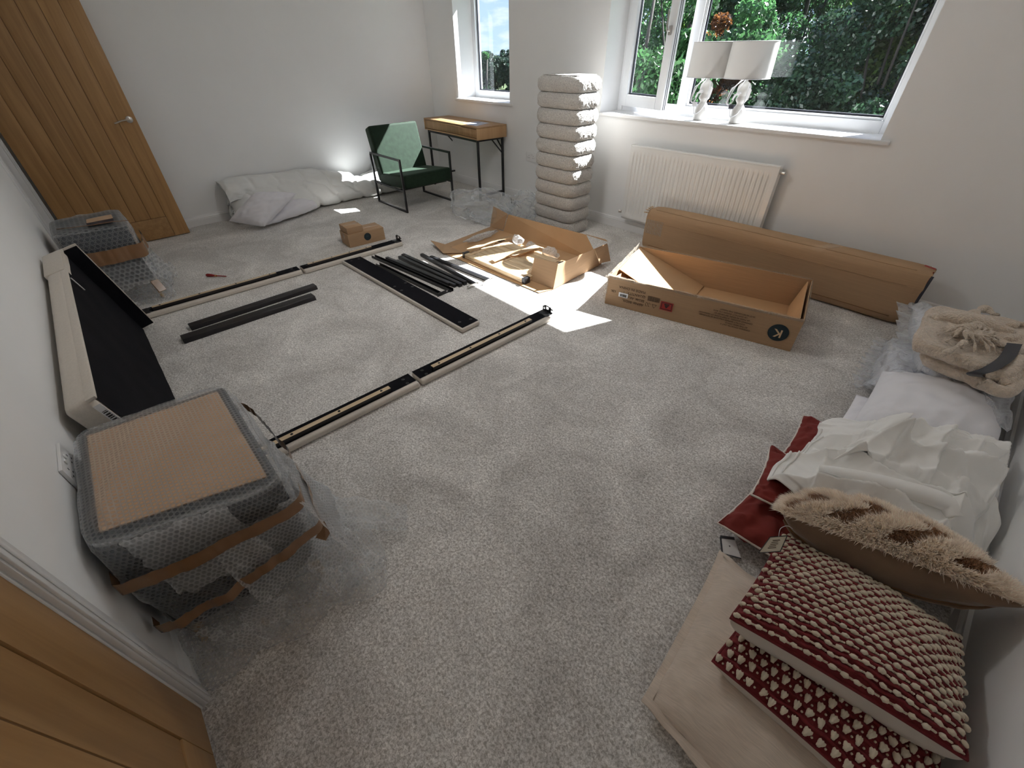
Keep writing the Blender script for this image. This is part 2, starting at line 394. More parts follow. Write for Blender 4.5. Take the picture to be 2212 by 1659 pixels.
# ------------------------------------------------------------------ doors
def oak_door(name, loc, rotz, w, h, th, stile, rail, nb, lab, knob_side=1, mh=None):
    """leaf in local x (0..w), thickness along -y, front face y = 0"""
    t = bpy.data.objects.new(name, None); C.objects.link(t); t.location = loc; t.rotation_euler = (0, 0, rotz)
    m = Matrix.Rotation(rotz, 4, 'Z'); m.translation = loc; ROOTM[t.name] = m; struct(t, lab)
    g = 0.004
    MB().box((stile*0.6, -th+0.004, rail*0.5), (w-stile*0.6, -0.006, h-0.06)).build('core_panel', m_groove, t, local=True)
    for x0, x1 in ((0, stile), (w-stile, w)): MB().box((x0, -th, 0), (x1, 0, h)).build('stile', m_oak, t, bevel=0.002, local=True)
    for z0, z1 in ((0, rail), (h-0.11, h)): MB().box((stile+0.0015, -th, z0), (w-stile-0.0015, 0, z1)).build('rail', mh or m_oakh, t, bevel=0.002, local=True)
    bw = (w-2*stile)/nb
    for i in range(nb):
        x0 = stile+i*bw+g/2; MB().box((x0, -th+0.002, rail+0.003), (x0+bw-g, -0.004, h-0.113)).build('board', m_oak, t, bevel=0.003, local=True)
    return t
# open leaf lying along the left wall, hinge edge by the doorway
d1 = oak_door('door_1', (-5.627, 0.535, 0.008), -PI/2, 0.907, 1.98, 0.04, 0.135, 0.19, 5, 'tall oak door with vertical boards standing open along the left wall')
b = MB().lathe([(0.0265, 0), (0.0265, 0.006), (0.022, 0.010), (0.009, 0.012), (0.009, 0.045)], 20, m=Matrix.Translation((0.052, 0, 1.022)) @ Matrix.Rotation(-PI/2, 4, 'X'))
b.tube(smooth_path([(0.052, 0.045, 1.022), (0.075, 0.05, 1.024), (0.12, 0.047, 1.02), (0.15, 0.044, 1.010), (0.172, 0.046, 1.006)]), 0.0085, 10, flat=0.75)
b.build('handle', m_chrome, d1, smooth=True, angle=0.7, local=True)['label'] = 'satin metal lever handle on a round rose'
d2 = oak_door('door_2', (E0+0.003, YD-0.003, 0.008), 0, E1-E0-0.006, 1.98, 0.04, 0.142, 0.175, 4, 'near oak door with vertical boards beside the close bedside table', mh=m_oakx)

# ------------------------------------------------------------------ windows
def pane_obj(name, parent, x0, x1, z0, z1, y, m=None, spacer=True):
    def tr(q): return m @ Vector(q) if m is not None else Vector(q)
    MB().add([tr(q) for q in ((x0, y, z0), (x1, y, z0), (x1, y, z1), (x0, y, z1))], [(0, 1, 2, 3)]).build(name, m_glass, parent)
    if spacer:
        s = MB(); w = 0.014
        for a, b in (((x0, y, z0), (x0+w, y+0.016, z1)), ((x1-w, y, z0), (x1, y+0.016, z1)), ((x0, y, z0), (x1, y+0.016, z0+w)), ((x0, y, z1-w), (x1, y+0.016, z1))):
            s.box((a[0], a[1]+0.002, a[2]), b, m)
        s.build('glazing_spacer', m_gasket, parent)
def ring(b, x0, x1, z0, z1, wl_, wr, wb, wt, ya, yb, m=None, ch=0.012):
    """rectangular frame with a sloped glazing bead"""
    b.box((x0, ya, z0), (x0+wl_, yb, z1), m); b.box((x1-wr, ya, z0), (x1, yb, z1), m)
    b.box((x0+wl_, ya, z0), (x1-wr, yb, z0+wb), m); b.box((x0+wl_, ya, z1-wt), (x1-wr, yb, z1), m)
SZ = 1.0065
def sill_board(win, x0, x1, xo0, xo1):
    b = MB().box((x0-0.045, 3.87, SZ-0.026), (x1+0.055, 3.9, SZ)); b.box((x0, 3.9, SZ-0.026), (x1, YF+0.02, SZ))
    b.build('sill', m_trim, win, bevel=0.006, seg=3)['label'] = 'white window board with a rounded nosing'
win1 = bpy.data.objects.new('window_1', None); C.objects.link(win1); win1.location = (sum(W1)/2, YF, ZS); ROOTM['window_1'] = Matrix.Translation(win1.location); struct(win1, 'narrow window above the small oak desk')
b = MB(); ring(b, W1[0], W1[1], SZ-0.01, ZH, 0.066, 0.1, 0.082, 0.06, YF, YF+0.07); b.box((W1[0]+0.066, YF+0.01, 2.10), (W1[1]-0.1, YF+0.06, ZH-0.05))
b.build('frame', m_upvc, win1, bevel=0.006)
pane_obj('pane', win1, W1[0]+0.066, W1[1]-0.1, SZ+0.07, 2.105, YF+0.03)
sill_board(win1, *W1, 0, 0)
win2 = bpy.data.objects.new('window_2', None); C.objects.link(win2); win2.location = (sum(W2)/2, YF, ZS); ROOTM['window_2'] = Matrix.Translation(win2.location); struct(win2, 'wide window with two table lamps on its sill')
b = MB(); MX0, MX1 = -2.355, -2.272
ring(b, W2[0], W2[1], SZ-0.01, ZH, 0.055, 0.078, 0.085, 0.06, YF, YF+0.07)
b.box((MX0, YF+0.0005, SZ+0.07), (MX1, YF+0.069, ZH-0.05)); b.build('frame', m_upvc, win2, bevel=0.006)
# glazing bead of the fixed light
b = MB(); ring(b, MX1, W2[1]-0.078, SZ+0.075, ZH-0.06, 0.016, 0.016, 0.016, 0.016, YF+0.012, YF+0.03); b.build('glazing_bead', m_upvc, win2, bevel=0.004, seg=1)
pane_obj('pane', win2, MX1+0.016, W2[1]-0.09, SZ+0.09, ZH-0.075, YF+0.031)
sill_board(win2, *W2, 0, 0)
HX = W2[0]+0.05; th = math.radians(16)
sm = Matrix.Translation((HX, YF-0.002, 0)) @ Matrix.Rotation(-th, 4, 'Z')
b = MB(); SW = 0.585; z0, z1 = SZ+0.043, ZH-0.07
ring(b, 0, SW, z0, z1, 0.088, 0.088, 0.092, 0.09, -0.03, 0.035, sm); b.build('casement_sash', m_upvc, win2, bevel=0.007)
b = MB(); b.box((SW-0.001, -0.012, z0+0.004), (SW+0.0015, -0.006, z1), sm); b.box((SW-0.001, 0.006, z0+0.004), (SW+0.0015, 0.012, z1), sm); b.build('sash_seal', m_gasket, win2)
pane_obj('pane', win2, 0.088, SW-0.088, z0+0.092, z1-0.09, 0.0, sm)
b = MB(); hx, hz = SW-0.042, 1.60
b.box((hx-0.012, -0.045, hz-0.03), (hx+0.012, -0.03, hz+0.03), sm); b.tube([sm @ Vector(q) for q in ((hx, -0.03, hz), (hx, -0.068, hz), (hx-0.006, -0.072, hz+0.03), (hx-0.012, -0.073, hz+0.13))], [0.009, 0.009, 0.008, 0.006], 8)
b.build('window_handle', m_chrome, win2, smooth=True, angle=0.6)
# ------------------------------------------------------------------ outside: ground, wood, trees, roof
m_grass = mat('lawn', (0.05, 0.085, 0.02), 0.9, var=0.35, vscale=0.8)
struct(MB().box((-160, YO+0.05, -3.3), (90, 190, -2.8)).build('ground', m_grass), 'garden and fields below the windows')
def leaf_mat(name, c, tr=0.45, rough=0.38):
    m = bpy.data.materials.new(name); m.use_nodes = True; nt = m.node_tree; N, L = nt.nodes, nt.links; N.clear()
    p = N.new('ShaderNodeBsdfPrincipled'); p.inputs['Roughness'].default_value = rough; p.inputs['Specular IOR Level'].default_value = 0.6
    t = N.new('ShaderNodeBsdfTranslucent'); x = N.new('ShaderNodeMixShader'); x.inputs[0].default_value = tr
    tc = N.new('ShaderNodeTexCoord'); n = N.new('ShaderNodeTexNoise'); n.inputs['Scale'].default_value = 1.1; n.inputs['Detail'].default_value = 4
    L.new(tc.outputs['Object'], n.inputs['Vector'])
    r = N.new('ShaderNodeValToRGB'); e = r.color_ramp.elements; e[0].position = 0.35; e[1].position = 0.68
    e[0].color = (*(k*0.5 for k in c), 1); e[1].color = (*(min(1, k*2.3) for k in c), 1)
    L.new(n.outputs['Fac'], r.inputs[0]); L.new(r.outputs[0], p.inputs['Base Color'])
    h = N.new('ShaderNodeHueSaturation'); h.inputs['Hue'].default_value = 0.505; h.inputs['Value'].default_value = 1.5; L.new(r.outputs[0], h.inputs['Color']); L.new(h.outputs[0], t.inputs[0])
    L.new(p.outputs[0], x.inputs[1]); L.new(t.outputs[0], x.inputs[2]); link_out(nt, x.outputs[0]); return m
m_leaf = [leaf_mat('leaf_dark', (0.022, 0.055, 0.020)), leaf_mat('leaf_mid', (0.030, 0.078, 0.026)), leaf_mat('leaf_yellow', (0.15, 0.13, 0.012)),
          leaf_mat('leaf_glossy', (0.02, 0.045, 0.022), 0.3, 0.2), leaf_mat('needle_blue', (0.018, 0.04, 0.026), 0.2, 0.6), leaf_mat('leaf_lime', (0.060, 0.11, 0.022)), leaf_mat('leaf_russet', (0.12, 0.045, 0.015))]
m_bark = mat('bark', (0.03, 0.025, 0.02), 0.9, var=0.3, vscale=6, bump=0.4, bscale=12)
rng = np.random.default_rng(7)
def leaves_mesh(name, cl, per, size, m, aspect=0.55):
    """cl: clumps (x, y, z, r); leaves as bent two-triangle blades"""
    size = size*0.52; per = int(per*2.9); cl = np.array(cl); k = len(cl)*per; ci = np.repeat(np.arange(len(cl)), per)
    d = rng.normal(size=(k, 3)); d /= np.linalg.norm(d, axis=1)[:, None]; rad = cl[ci, 3]*(0.55+0.5*rng.random(k)**0.6)
    p = cl[ci, :3]+d*rad[:, None]*np.array([1, 1, 0.8]); ax = rng.normal(size=(k, 3))+d*0.6; ax[:, 2] -= 0.25; ax /= np.linalg.norm(ax, axis=1)[:, None]
    sd = np.cross(ax, rng.normal(size=(k, 3))); sd /= np.linalg.norm(sd, axis=1)[:, None]; s = (size*(0.6+0.8*rng.random(k)))[:, None]
    v = np.empty((k, 4, 3)); v[:, 0] = p-ax*s; v[:, 1] = p+sd*s*aspect; v[:, 2] = p+ax*s; v[:, 3] = p-sd*s*aspect+np.cross(ax, sd)*s*0.25
    me = bpy.data.meshes.new(name); me.vertices.add(k*4); me.vertices.foreach_set('co', v.ravel()); me.loops.add(k*4); me.loops.foreach_set('vertex_index', np.arange(k*4))
    me.polygons.add(k); me.polygons.foreach_set('loop_start', np.arange(k)*4); me.polygons.foreach_set('loop_total', np.full(k, 4)); me.materials.append(m); me.update(calc_edges=True); return me
def crown(h, r, n, z0, shape='round', seed=0):
    g = random.Random(seed); out = []
    while len(out) < n:
        x, y, t = g.uniform(-1, 1), g.uniform(-1, 1), g.random()
        if shape == 'cone': lim = 1.02-t
        elif shape == 'column': lim = (1-abs(2*t-0.9)**3)*0.8+0.15
        else: lim = math.sqrt(max(0, 1-(2*t-1)**2))*0.85+0.25
        q = math.hypot(x, y)
        if q > lim or (q < lim*0.35 and g.random() < 0.6): continue
        out.append((x*r, y*r, z0+t*(h-z0), g.uniform(0.16, 0.34)*r*(0.6 if shape == 'cone' else 1)))
    return out
def tree(name, label, x, y, h, r, n, per, size, m, z0=0.6, shape='round', seed=0, group=None, cat='tree', aspect=0.55):
    t = thing(name, label, cat, (x, y, -2.82), group=group)
    cl = crown(h, r, n, z0, shape, seed); o = bpy.data.objects.new('foliage', leaves_mesh('foliage', cl, per, size, m, aspect)); C.objects.link(o); o.parent = t; ROOTM[o.name] = ROOTM[t.name]
    g = random.Random(seed+50); b = MB(); top = h*0.86
    path = [Vector((0.12*math.sin(k*1.3+seed), 0.1*math.cos(k*1.7+seed), top*k/6)) for k in range(7)]
    b.tube(path, [0.017*h*(1-k/7.5) for k in range(7)], 7)
    for c in cl[::3]:
        a = path[min(5, max(1, int(6*c[2]/h*0.75)))]; e = Vector(c[:3]); b.tube([a, (a+e)/2+Vector((0, 0, -0.12*r)), e], [0.006*h, 0.004*h, 0.0012*h], 5)
    b.build('trunk', m_bark, t, local=True, smooth=True); return t
def along(u, v, dist):
    d = RT*((u-1106)/FPX)+DN*((v-829.5)/FPX)+FW; k = dist/math.hypot(d.x, d.y); return d.x*k, d.y*k
def tr(u, dist, *a, **k): x, y = along(u, 120, dist); return a, k, x, y
TR = [  # u, distance, name, label, height, radius, clumps, leaves, size, material, z0, shape, seed
 (1385, 8.0, 'garden_conifer', 'feathery green conifer filling the left casement pane', 5.6, 1.15, 60, 230, 0.07, 1, 0.3, 'column', 1),
 (1475, 9.5, 'garden_shrub', 'tall mid green shrub seen between the open casement and the mullion', 5.6, 1.2, 60, 200, 0.075, 1, 0.3, 'round', 2),
 (1600, 14.0, 'evergreen_tree', 'dark evergreen tree rising behind the left table lamp', 8.6, 2.4, 90, 230, 0.085, 0, 0.8, 'cone', 3),
 (1712, 15.0, 'evergreen_tree', 'dark evergreen tree with drooping branches behind the right table lamp', 7.6, 1.3, 60, 230, 0.085, 0, 0.8, 'round', 4),
 (1560, 9.8, 'autumn_shrub', 'shrub with orange tinted leaves at the left edge of the fixed pane', 4.9, 0.7, 34, 140, 0.06, 6, 1.5, 'round', 5),
 (1965, 9.0, 'holly_tree', 'glossy leaved tree in the right part of the wide window', 5.2, 1.25, 90, 260, 0.06, 3, 0.3, 'round', 6),
 (1780, 9.6, 'hedge_tree', 'low dark tree below the right table lamp shade', 4.1, 1.3, 70, 240, 0.07, 0, 0.2, 'round', 7),
 (1650, 9.6, 'hedge_tree', 'low dark green tree behind the lamp stems', 3.9, 1.4, 70, 230, 0.07, 1, 0.2, 'round', 8),
 (1862, 9.4, 'hedge_tree', 'low glossy leaved bush right of the lamp reflection', 4.1, 1.0, 60, 230, 0.06, 3, 0.2, 'round', 17),
 (2010, 10.5, 'maple_tree', 'lime green leafy tree at the right edge of the wide window', 7.0, 1.2, 70, 230, 0.085, 5, 1.0, 'round', 9),
 (1893, 10.6, 'maple_tree', 'yellowing leafy tree at the top right of the wide window', 5.6, 0.6, 26, 150, 0.085, 2, 3.6, 'round', 10),
 (1830, 18.0, 'ash_tree', 'bare branched tree against the sky at the top of the wide window', 8.5, 2.0, 34, 60, 0.09, 1, 3.0, 'round', 11),
 (1500, 16.0, 'ash_tree', 'pale leafed tree behind the tall mid green shrub', 8.3, 2.0, 60, 170, 0.085, 5, 2.0, 'round', 12),
 (1400, 15.0, 'ash_tree', 'broad tree behind the feathery conifer', 7.6, 2.0, 60, 200, 0.085, 1, 0.6, 'round', 13),
 (1047, 13.0, 'poplar_tree', 'slim tree with a pointed top in the narrow window', 4.85, 0.5, 100, 130, 0.05, 1, 0.3, 'cone', 14),
 (1060, 12.0, 'garden_shrub', 'pale green shrub at the foot of the narrow window', 3.55, 0.75, 40, 170, 0.05, 5, 0.2, 'round', 15),
 (1093, 10.5, 'garden_shrub', 'lime shrub growing below the tiled roof in the narrow window', 3.28, 0.45, 30, 150, 0.045, 5, 0.2, 'round', 16),
]
for u, dist, nm, lab, h, r, n, per, size, mi, z0, shp, sd in TR:
    x, y = along(u, 120, dist); tree(nm, lab, x, y, h, r, n, per, size, m_leaf[mi], z0, shp, sd)
# distant wood: one crown copied along the skyline
first = None
for i in range(8):
    u = 1018+i*13.5; x, y = along(u, 100, 62+(i*37 % 11)); s = 0.92+0.14*((i*53 % 7)/7)
    if first is None:
        first = tree('woodland_tree', 'dark tree of the distant wood seen through the narrow window', x, y, 4.3, 1.1, 50, 60, 0.22, m_leaf[4], 0.2, 'round', 30, group='trees of the distant wood')
    else:
        c = first.copy(); C.objects.link(c); c.location = (x, y, -2.82); c.rotation_euler = (0, 0, i*1.1); c.scale = (s, s, s)
        for ch in list(first.children): k = ch.copy(); C.objects.link(k); k.parent = c
# tiled roof of the next house
m_tile = mat('roof_tile', (0.17, 0.095, 0.075), 0.8, var=0.2, vscale=5); m_brick = mat('house_brick', (0.2, 0.09, 0.06), 0.85, var=0.2, vscale=3)
rx, ry = along(1112, 190, 17.0)
hs = thing('neighbour_house', 'brick house with a tiled gable roof beyond the narrow window', 'house', (rx, ry, -2.82), rotz=0.55)
MB().box((-1.9, -3, 0), (1.9, 3, 1.75)).build('wall', m_brick, hs, local=True)
for yy in (-3.0, 3.0): MB().add([(-1.85, yy, 1.75), (1.85, yy, 1.75), (0, yy, 2.9)], [(0, 1, 2)]).build('gable', m_brick, hs, local=True)
tm = None
for s in (-1, 1):
    for k in range(9):
        t0 = k/9; t1 = (k+1.25)/9; q = [Vector((s*2.1*(1-t), yy, 1.66+1.3*t)) for t, yy in ((t0, -3.2), (t0, 3.2), (min(t1, 1), 3.2), (min(t1, 1), -3.2))]
        MB().sheet(q if s < 0 else q[::-1], -0.04 if True else 0.04).build('tile_course', m_tile, hs, local=True)
MB().bar((0, -3.22, 2.98), (0, 3.22, 2.98), 0.2, 0.1).build('ridge', m_tile, hs, bevel=0.03, local=True)
b = MB(); b.bar((-2.12, -3.22, 1.62), (0, -3.22, 2.94), 0.05, 0.18); b.bar((2.12, -3.22, 1.62), (0, -3.22, 2.94), 0.05, 0.18); b.build('bargeboard', m_trim, hs, local=True)
# ------------------------------------------------------------------ bed parts on the carpet
m_cream = mat('cream_upholstery', (0.62, 0.565, 0.50), 0.9, var=0.05, vscale=120, bump=0.25, bscale=420, bdist=0.002, sheen=0.2)
m_blackf = mat('black_lining', (0.0065, 0.0065, 0.009), 0.9, spec=0.12, var=0.15, vscale=40, bump=0.15, bscale=300, bdist=0.002)
m_pine = wood_mat('pale_batten', (0.56, 0.42, 0.26), (0.68, 0.54, 0.37), 'y', 1.2, 0.55)
m_pinex = wood_mat('pale_slat', (0.60, 0.44, 0.26), (0.72, 0.57, 0.38), 'x', 1.2, 0.5)
m_blackw = mat('black_stained_wood', (0.014, 0.012, 0.014), 0.5, var=0.2, vscale=20)
m_white = mat('white_paper', (0.82, 0.82, 0.83), 0.7)
m_ink = mat('black_ink', (0.02, 0.02, 0.02), 0.7)

# headboard half leaning on the front wall, lining towards the room
HB0, HB1 = -3.61, -1.755
hb = thing('headboard', 'cream upholstered headboard leaning on the wall with its black lined back outwards', 'headboard', (-2.72, -0.3, 0))
fb, ft = Vector((0, -0.165, 0.0)), None
pt = aty(145, 562, -0.30); zt = 0.60
lean = Vector((0, -0.30-(-0.165), zt)).normalized(); nrm = Vector((0, lean.z, -lean.y))    # up the panel / out of its back
Lh = zt/lean.z; TH = 0.10
def hp(x, s, d): return Vector((x, fb.y, 0))+lean*s+nrm*d
def hbox(b, x0, x1, s0, s1, d0, d1):
    b.hexa([hp(x0, s0, d0), hp(x1, s0, d0), hp(x1, s0, d1), hp(x0, s0, d1)], [hp(x0, s1, d0), hp(x1, s1, d0), hp(x1, s1, d1), hp(x0, s1, d1)])
b = MB(); hbox(b, HB0, HB1, 0.012, Lh, -TH, -0.012); b.build('upholstery', m_cream, hb, bevel=0.03, seg=4)
b = MB(); hbox(b, HB0, HB0+0.006, 0.012, Lh, -0.03, 0.07); hbox(b, HB0+0.0, HB1, Lh-0.012, Lh, -0.03, 0.0); b.build('piped_edge', m_cream, hb, bevel=0.003)
b = MB(); hbox(b, HB0+0.0065, HB0+0.02, 0.015, Lh-0.013, -0.012, 0.066); b.build('side_rim', m_blackf, hb)
b = MB()
b.grid(lambda a, c: hp(HB0+0.018+(HB1-0.02-HB0-0.02)*a, 0.0+(Lh-0.014)*c+(0.008*nz((a*20, 0, 0), 1.0) if c < 0.05 else 0), -0.008+0.004*nz((a*9, c*5, 1), 1.0)), 40, 20)
b.build('back_lining', m_blackf, hb, smooth=True)
b = MB(); ex = HB1+0.0015
def ep(s, d): return hp(ex, s, d)
lq = [ep(Lh-0.03, -0.03), ep(Lh-0.30, -0.03), ep(Lh-0.30, -0.008), ep(Lh-0.03, -0.008)]
b.sheet(lq, 0.0012); b.build('barcode_label', m_white, hb)['label'] = 'white barcode label'
b = MB(); g = random.Random(3); s = Lh-0.06
while s > Lh-0.28:
    w = g.choice((0.002, 0.004, 0.006)); 
    if not (Lh-0.16 < s < Lh-0.13): b.sheet([hp(ex+0.0014, s, -0.026), hp(ex+0.0014, s-w, -0.026), hp(ex+0.0014, s-w, -0.012), hp(ex+0.0014, s, -0.012)], 0.0004)
    s -= w+g.choice((0.003, 0.005))
b.build('barcode', m_ink, hb)['kind'] = 'stuff'
b = MB(); b.bar(hp(HB0+0.52, Lh-0.016, 0.0), hp(HB0+0.50, Lh-0.10, 0.0), 0.006, 0.003); b.build('staple_strip', m_white, hb)
b = MB(); hbox(b, HB0+0.012, HB0+0.40, Lh-0.05, Lh+0.006, -TH-0.004, -0.006); b.build('top_fold', m_cream, hb, bevel=0.012)

def screws(t, pts, r=0.006, n=(0, 0, 1), m=None):
    for p in pts:
        q = Vector(n).to_track_quat('Z', 'Y').to_matrix().to_4x4(); q.translation = p
        MB().lathe([(r, 0), (r*0.9, 0.002), (r*0.5, 0.0022), (r*0.45, 0.001)], 10, m=q).build('bolt', m or m_blackm, t)
def rail(name, label, xf, xb, y0, y1, bat, hook=None, notch=None):
    """side rail lying flat: black inside up, cream edge on +x; bat = batten y range"""
    t = thing(name, label, 'bed rail', ((xf+xb)/2, (y0+y1)/2, 0), group='bed side rails on the carpet')
    b = MB().box((xb, y0, 0.002), (xf, y1, 0.036)); b.build('upholstery', m_cream, t, bevel=0.012, seg=3)
    b = MB(); b.grid(lambda a, c: Vector((xb-0.002+(xf-0.026-xb)*a, y0+0.004+(y1-y0-0.008)*c, 0.0375+0.001*nz((a*3, c*14, xf), 1))), 6, 40); b.build('lining', m_blackf, t, smooth=True)
    bx = xf-0.048
    MB().box((bx-0.014, bat[0], 0.0375), (bx+0.014, bat[1], 0.062)).build('batten', m_blackw, t, bevel=0.001, seg=1)
    MB().box((bx-0.0135, bat[0]+0.001, 0.0622), (bx+0.0135, bat[1]-0.001, 0.0635)).build('batten_face', m_pine, t)
    n = 4; screws(t, [(bx, bat[0]+0.05+(bat[1]-bat[0]-0.1)*k/(n-1), 0.0635) for k in range(n)], 0.007)
    for yy in ((y0+0.055, y1-0.055)): screws(t, [(xb+0.03, yy, 0.038), (xf-0.04, yy, 0.038)], 0.010)
    if hook:
        yy, s = hook; b = MB(); w = xf-xb-0.02
        b.box((xb+0.004, yy-s*0.05, 0.038), (xf-0.02, yy+s*0.004, 0.041))
        # upright plate with keyholes: built round its holes
        P = lambda x, z: Vector((xb+0.004+x*w, yy+s*0.004, 0.041+z))
        def pl(x0, x1, za, zb): b.box((xb+0.004+x0*w, yy, 0.041+za), (xb+0.004+x1*w, yy+s*0.004, 0.041+zb))
        pl(0.0, 0.12, 0, 0.034); pl(0.12, 0.22, 0, 0.012); pl(0.12, 0.22, 0.022, 0.042); pl(0.22, 0.36, 0, 0.045); pl(0.36, 0.60, 0, 0.018); pl(0.36, 0.60, 0.036, 0.045); pl(0.60, 0.84, 0, 0.043); pl(0.84, 1.0, 0, 0.010); pl(0.84, 1.02, 0.024, 0.034)
        b.build('bracket', m_blackm, t, bevel=0.001, seg=1)
    return t
rail('bed_rail', 'far bed rail half nearest the wrapped far bedside table', -3.735, -3.855, -0.145, 0.992, (-0.07, 0.80), hook=(-0.142, -1))
rail('bed_rail', 'far bed rail half whose end reaches the two stacked small boxes', -3.725, -3.845, 1.008, 1.965, (1.06, 1.66), hook=(1.96, 1))
rail('bed_rail', 'near bed rail half running behind the close wrapped bedside table', -1.735, -1.85, -0.20, 0.872, (-0.10, 0.715))
rail('bed_rail', 'near bed rail half with a holed bracket in the sunlit patch', -1.735, -1.85, 0.888, 1.975, (0.99, 1.79), hook=(1.97, 1))

# two black centre beams
def beam(label, a, b_, w, h):
    a, b_ = Vector(a), Vector(b_); t = thing('black_beam', label, 'beam', (a+b_)/2, group='black centre beams'); m = MB()
    d = (b_-a).normalized(); s = Vector((d.y, -d.x, 0))*(w/2); z = Vector((0, 0, h))
    m.hexa([a-s, a+s, b_+s, b_-s], [a-s+z, a+s*0.78+z, b_+s*0.78+z, b_-s+z]); m.build('beam', m_blackw, t, bevel=0.003)
    L = (b_-a).length; hs = [a+d*L*k+z-s*0.25 for k in (0.06, 0.17, 0.25, 0.62, 0.72, 0.8)]
    for p in hs: MB().lathe([(0.0065, 0.0), (0.0065, 0.0012), (0.004, 0.0014), (0.003, 0.0002)], 10, c=p).build('screw_hole', m_blackm, t)
beam('black wooden beam lying nearer the far bed rail', at(412, 711, 0), at(683, 622, 0), 0.07, 0.03)
beam('black wooden beam lying nearer the camera of the pair inside the rails', at(396, 738, 0), at(679, 644, 0), 0.085, 0.03)

# foot panel
fp = thing('foot_panel', 'long black lined panel with a cream edge lying across the carpet', 'bed panel', (-2.86, 1.42, 0))
A_, B_, C_, D_ = at(740, 571, 0), at(999, 721, 0), at(1037, 702, 0), at(779, 561, 0)
ext = [Vector((p.x, p.y, 0)) for p in (A_, B_, C_, D_)]
MB().hexa([p+Vector((0, 0, 0.003)) for p in ext], [p+Vector((0, 0, 0.032)) for p in ext]).build('upholstery', m_cream, fp, bevel=0.01, seg=3)
ctr = sum(ext, Vector())/4; inn = [ctr+(p-ctr)*0.985+Vector((0, 0, 0.0335)) for p in ext]; inn[0] += Vector((0, 0.012, 0)); inn[1] += Vector((0, 0.012, 0))
MB().grid(lambda a, c: inn[0].lerp(inn[1], a).lerp(inn[3].lerp(inn[2], a), c)+Vector((0, 0, 0.001*nz((a*20, c*3, 0), 1))), 40, 6).build('lining', m_blackf, fp, smooth=True)
def fpp(a, c): return inn[0].lerp(inn[1], a).lerp(inn[3].lerp(inn[2], a), c)
screws(fp, [fpp(0.03, 0.3), fpp(0.03, 0.75), fpp(0.47, 0.2), fpp(0.47, 0.85), fpp(0.53, 0.2), fpp(0.53, 0.85), fpp(0.955, 0.25), fpp(0.97, 0.8)], 0.012)

# black steel bars
def steel_bar(label, p, q, w, h, flange=0, z=0.0, name='steel_bar', chan=False, group='black steel bed frame bars'):
    a, b_ = at(*p, 0.0), at(*q, 0.0); a.z = b_.z = z; t = thing(name, label, 'metal bar', (a+b_)/2, group=group)
    d = (b_-a).normalized(); s = Vector((d.y, -d.x, 0)); up = Vector((0, 0, 1)); m = MB()
    if chan:
        m.bar(a+up*0.002, b_+up*0.002, w, 0.003); m.bar(a+s*(w/2)+up*h/2, b_+s*(w/2)+up*h/2, 0.003, h); m.bar(a-s*(w/2)+up*h/2, b_-s*(w/2)+up*h/2, 0.003, h)
        m.build('channel', m_blackm, t)
    else: m.bar(a+up*h/2, b_+up*h/2, w, h); m.build('tube', m_blackm, t, bevel=0.004)
    if flange:
        c = b_+d*0.004; f = MB(); k = -1 if flange > 0 else 1
        e = MB().bar(c+s*0.03*k*-1+up*0.016, c+s*0.085*k+up*0.016, 0.004, 0.03); e.build('flange', m_blackm if flange > 0 else m_chrome, t, bevel=0.0015, seg=1)
        hm = frame_m(c+s*0.065*k+d*0.0021+up*0.018, s, up); MB().lathe([(0.0055, 0), (0.0055, 0.0012)], 10, m=hm).build('bolt_hole', m_trim, t)
        hm = frame_m(c+s*0.065*k-d*0.0033+up*0.018, s, up); MB().lathe([(0.0055, 0), (0.0055, 0.0012)], 10, m=hm).build('bolt_hole', m_trim, t)
    else:
        for k in (0.03, 0.97): MB().lathe([(0.006, 0), (0.006, 0.001), (0.003, 0.0012)], 10, c=a.lerp(b_, k)+up*(h if not chan else 0.004)).build('bolt_hole', m_gasket, t)
steel_bar('open black channel bar closest to the foot panel with an upright end flange', (817, 574), (951, 639), 0.034, 0.026, 1, chan=True)
steel_bar('longest open black channel bar, second from the foot panel', (807, 556), (976, 630), 0.034, 0.024, 0, chan=True)
steel_bar('black tube bar, third from the foot panel', (836, 561), (972, 618), 0.030, 0.028)
steel_bar('short black bar wedged between the third and fifth bars', (857, 567), (984, 621), 0.028, 0.026)
steel_bar('thick black tube bar, second from the right in the dark bundle', (864, 559), (996, 620), 0.034, 0.030)
steel_bar('thick black tube bar at the right side of the dark bundle', (871, 555), (1006, 616), 0.034, 0.032)
steel_bar('glinting black bar in the sun, left of the crossed pair, ending in a bright flange', (911, 553), (1027, 618), 0.030, 0.026, -1)
steel_bar('glinting black bar in the sun nearest the flattened carton', (931, 558), (1058, 609), 0.030, 0.026, -1)

# red screwdriver
sd = thing('screwdriver', 'small red handled screwdriver lying near the far bed rail', 'screwdriver', at(468, 598, 0))
m_red = mat('red_plastic', (0.30, 0.018, 0.02), 0.3); m_redb = mat('red_band', (0.5, 0.3, 0.12), 0.4)
a, b_ = at(447, 597, 0), at(491, 600, 0); d = (b_-a).normalized(); L = (b_-a).length; a.z = b_.z = 0.012
MB().tube([a, a+d*0.008, a+d*0.03, a+d*0.055, a+d*0.075, a+d*0.085], [0.008, 0.012, 0.013, 0.011, 0.008, 0.009], 10).build('handle', m_red, sd, smooth=True, angle=0.8)
MB().tube([a+d*0.0855, a+d*0.097], 0.0085, 10).build('collar', m_redb, sd, smooth=True, angle=0.8)
MB().tube([a+d*0.0975, a+d*(L-0.01), b_], [0.0045, 0.0045, 0.002], 8).build('shaft', m_red, sd, smooth=True, angle=0.8)
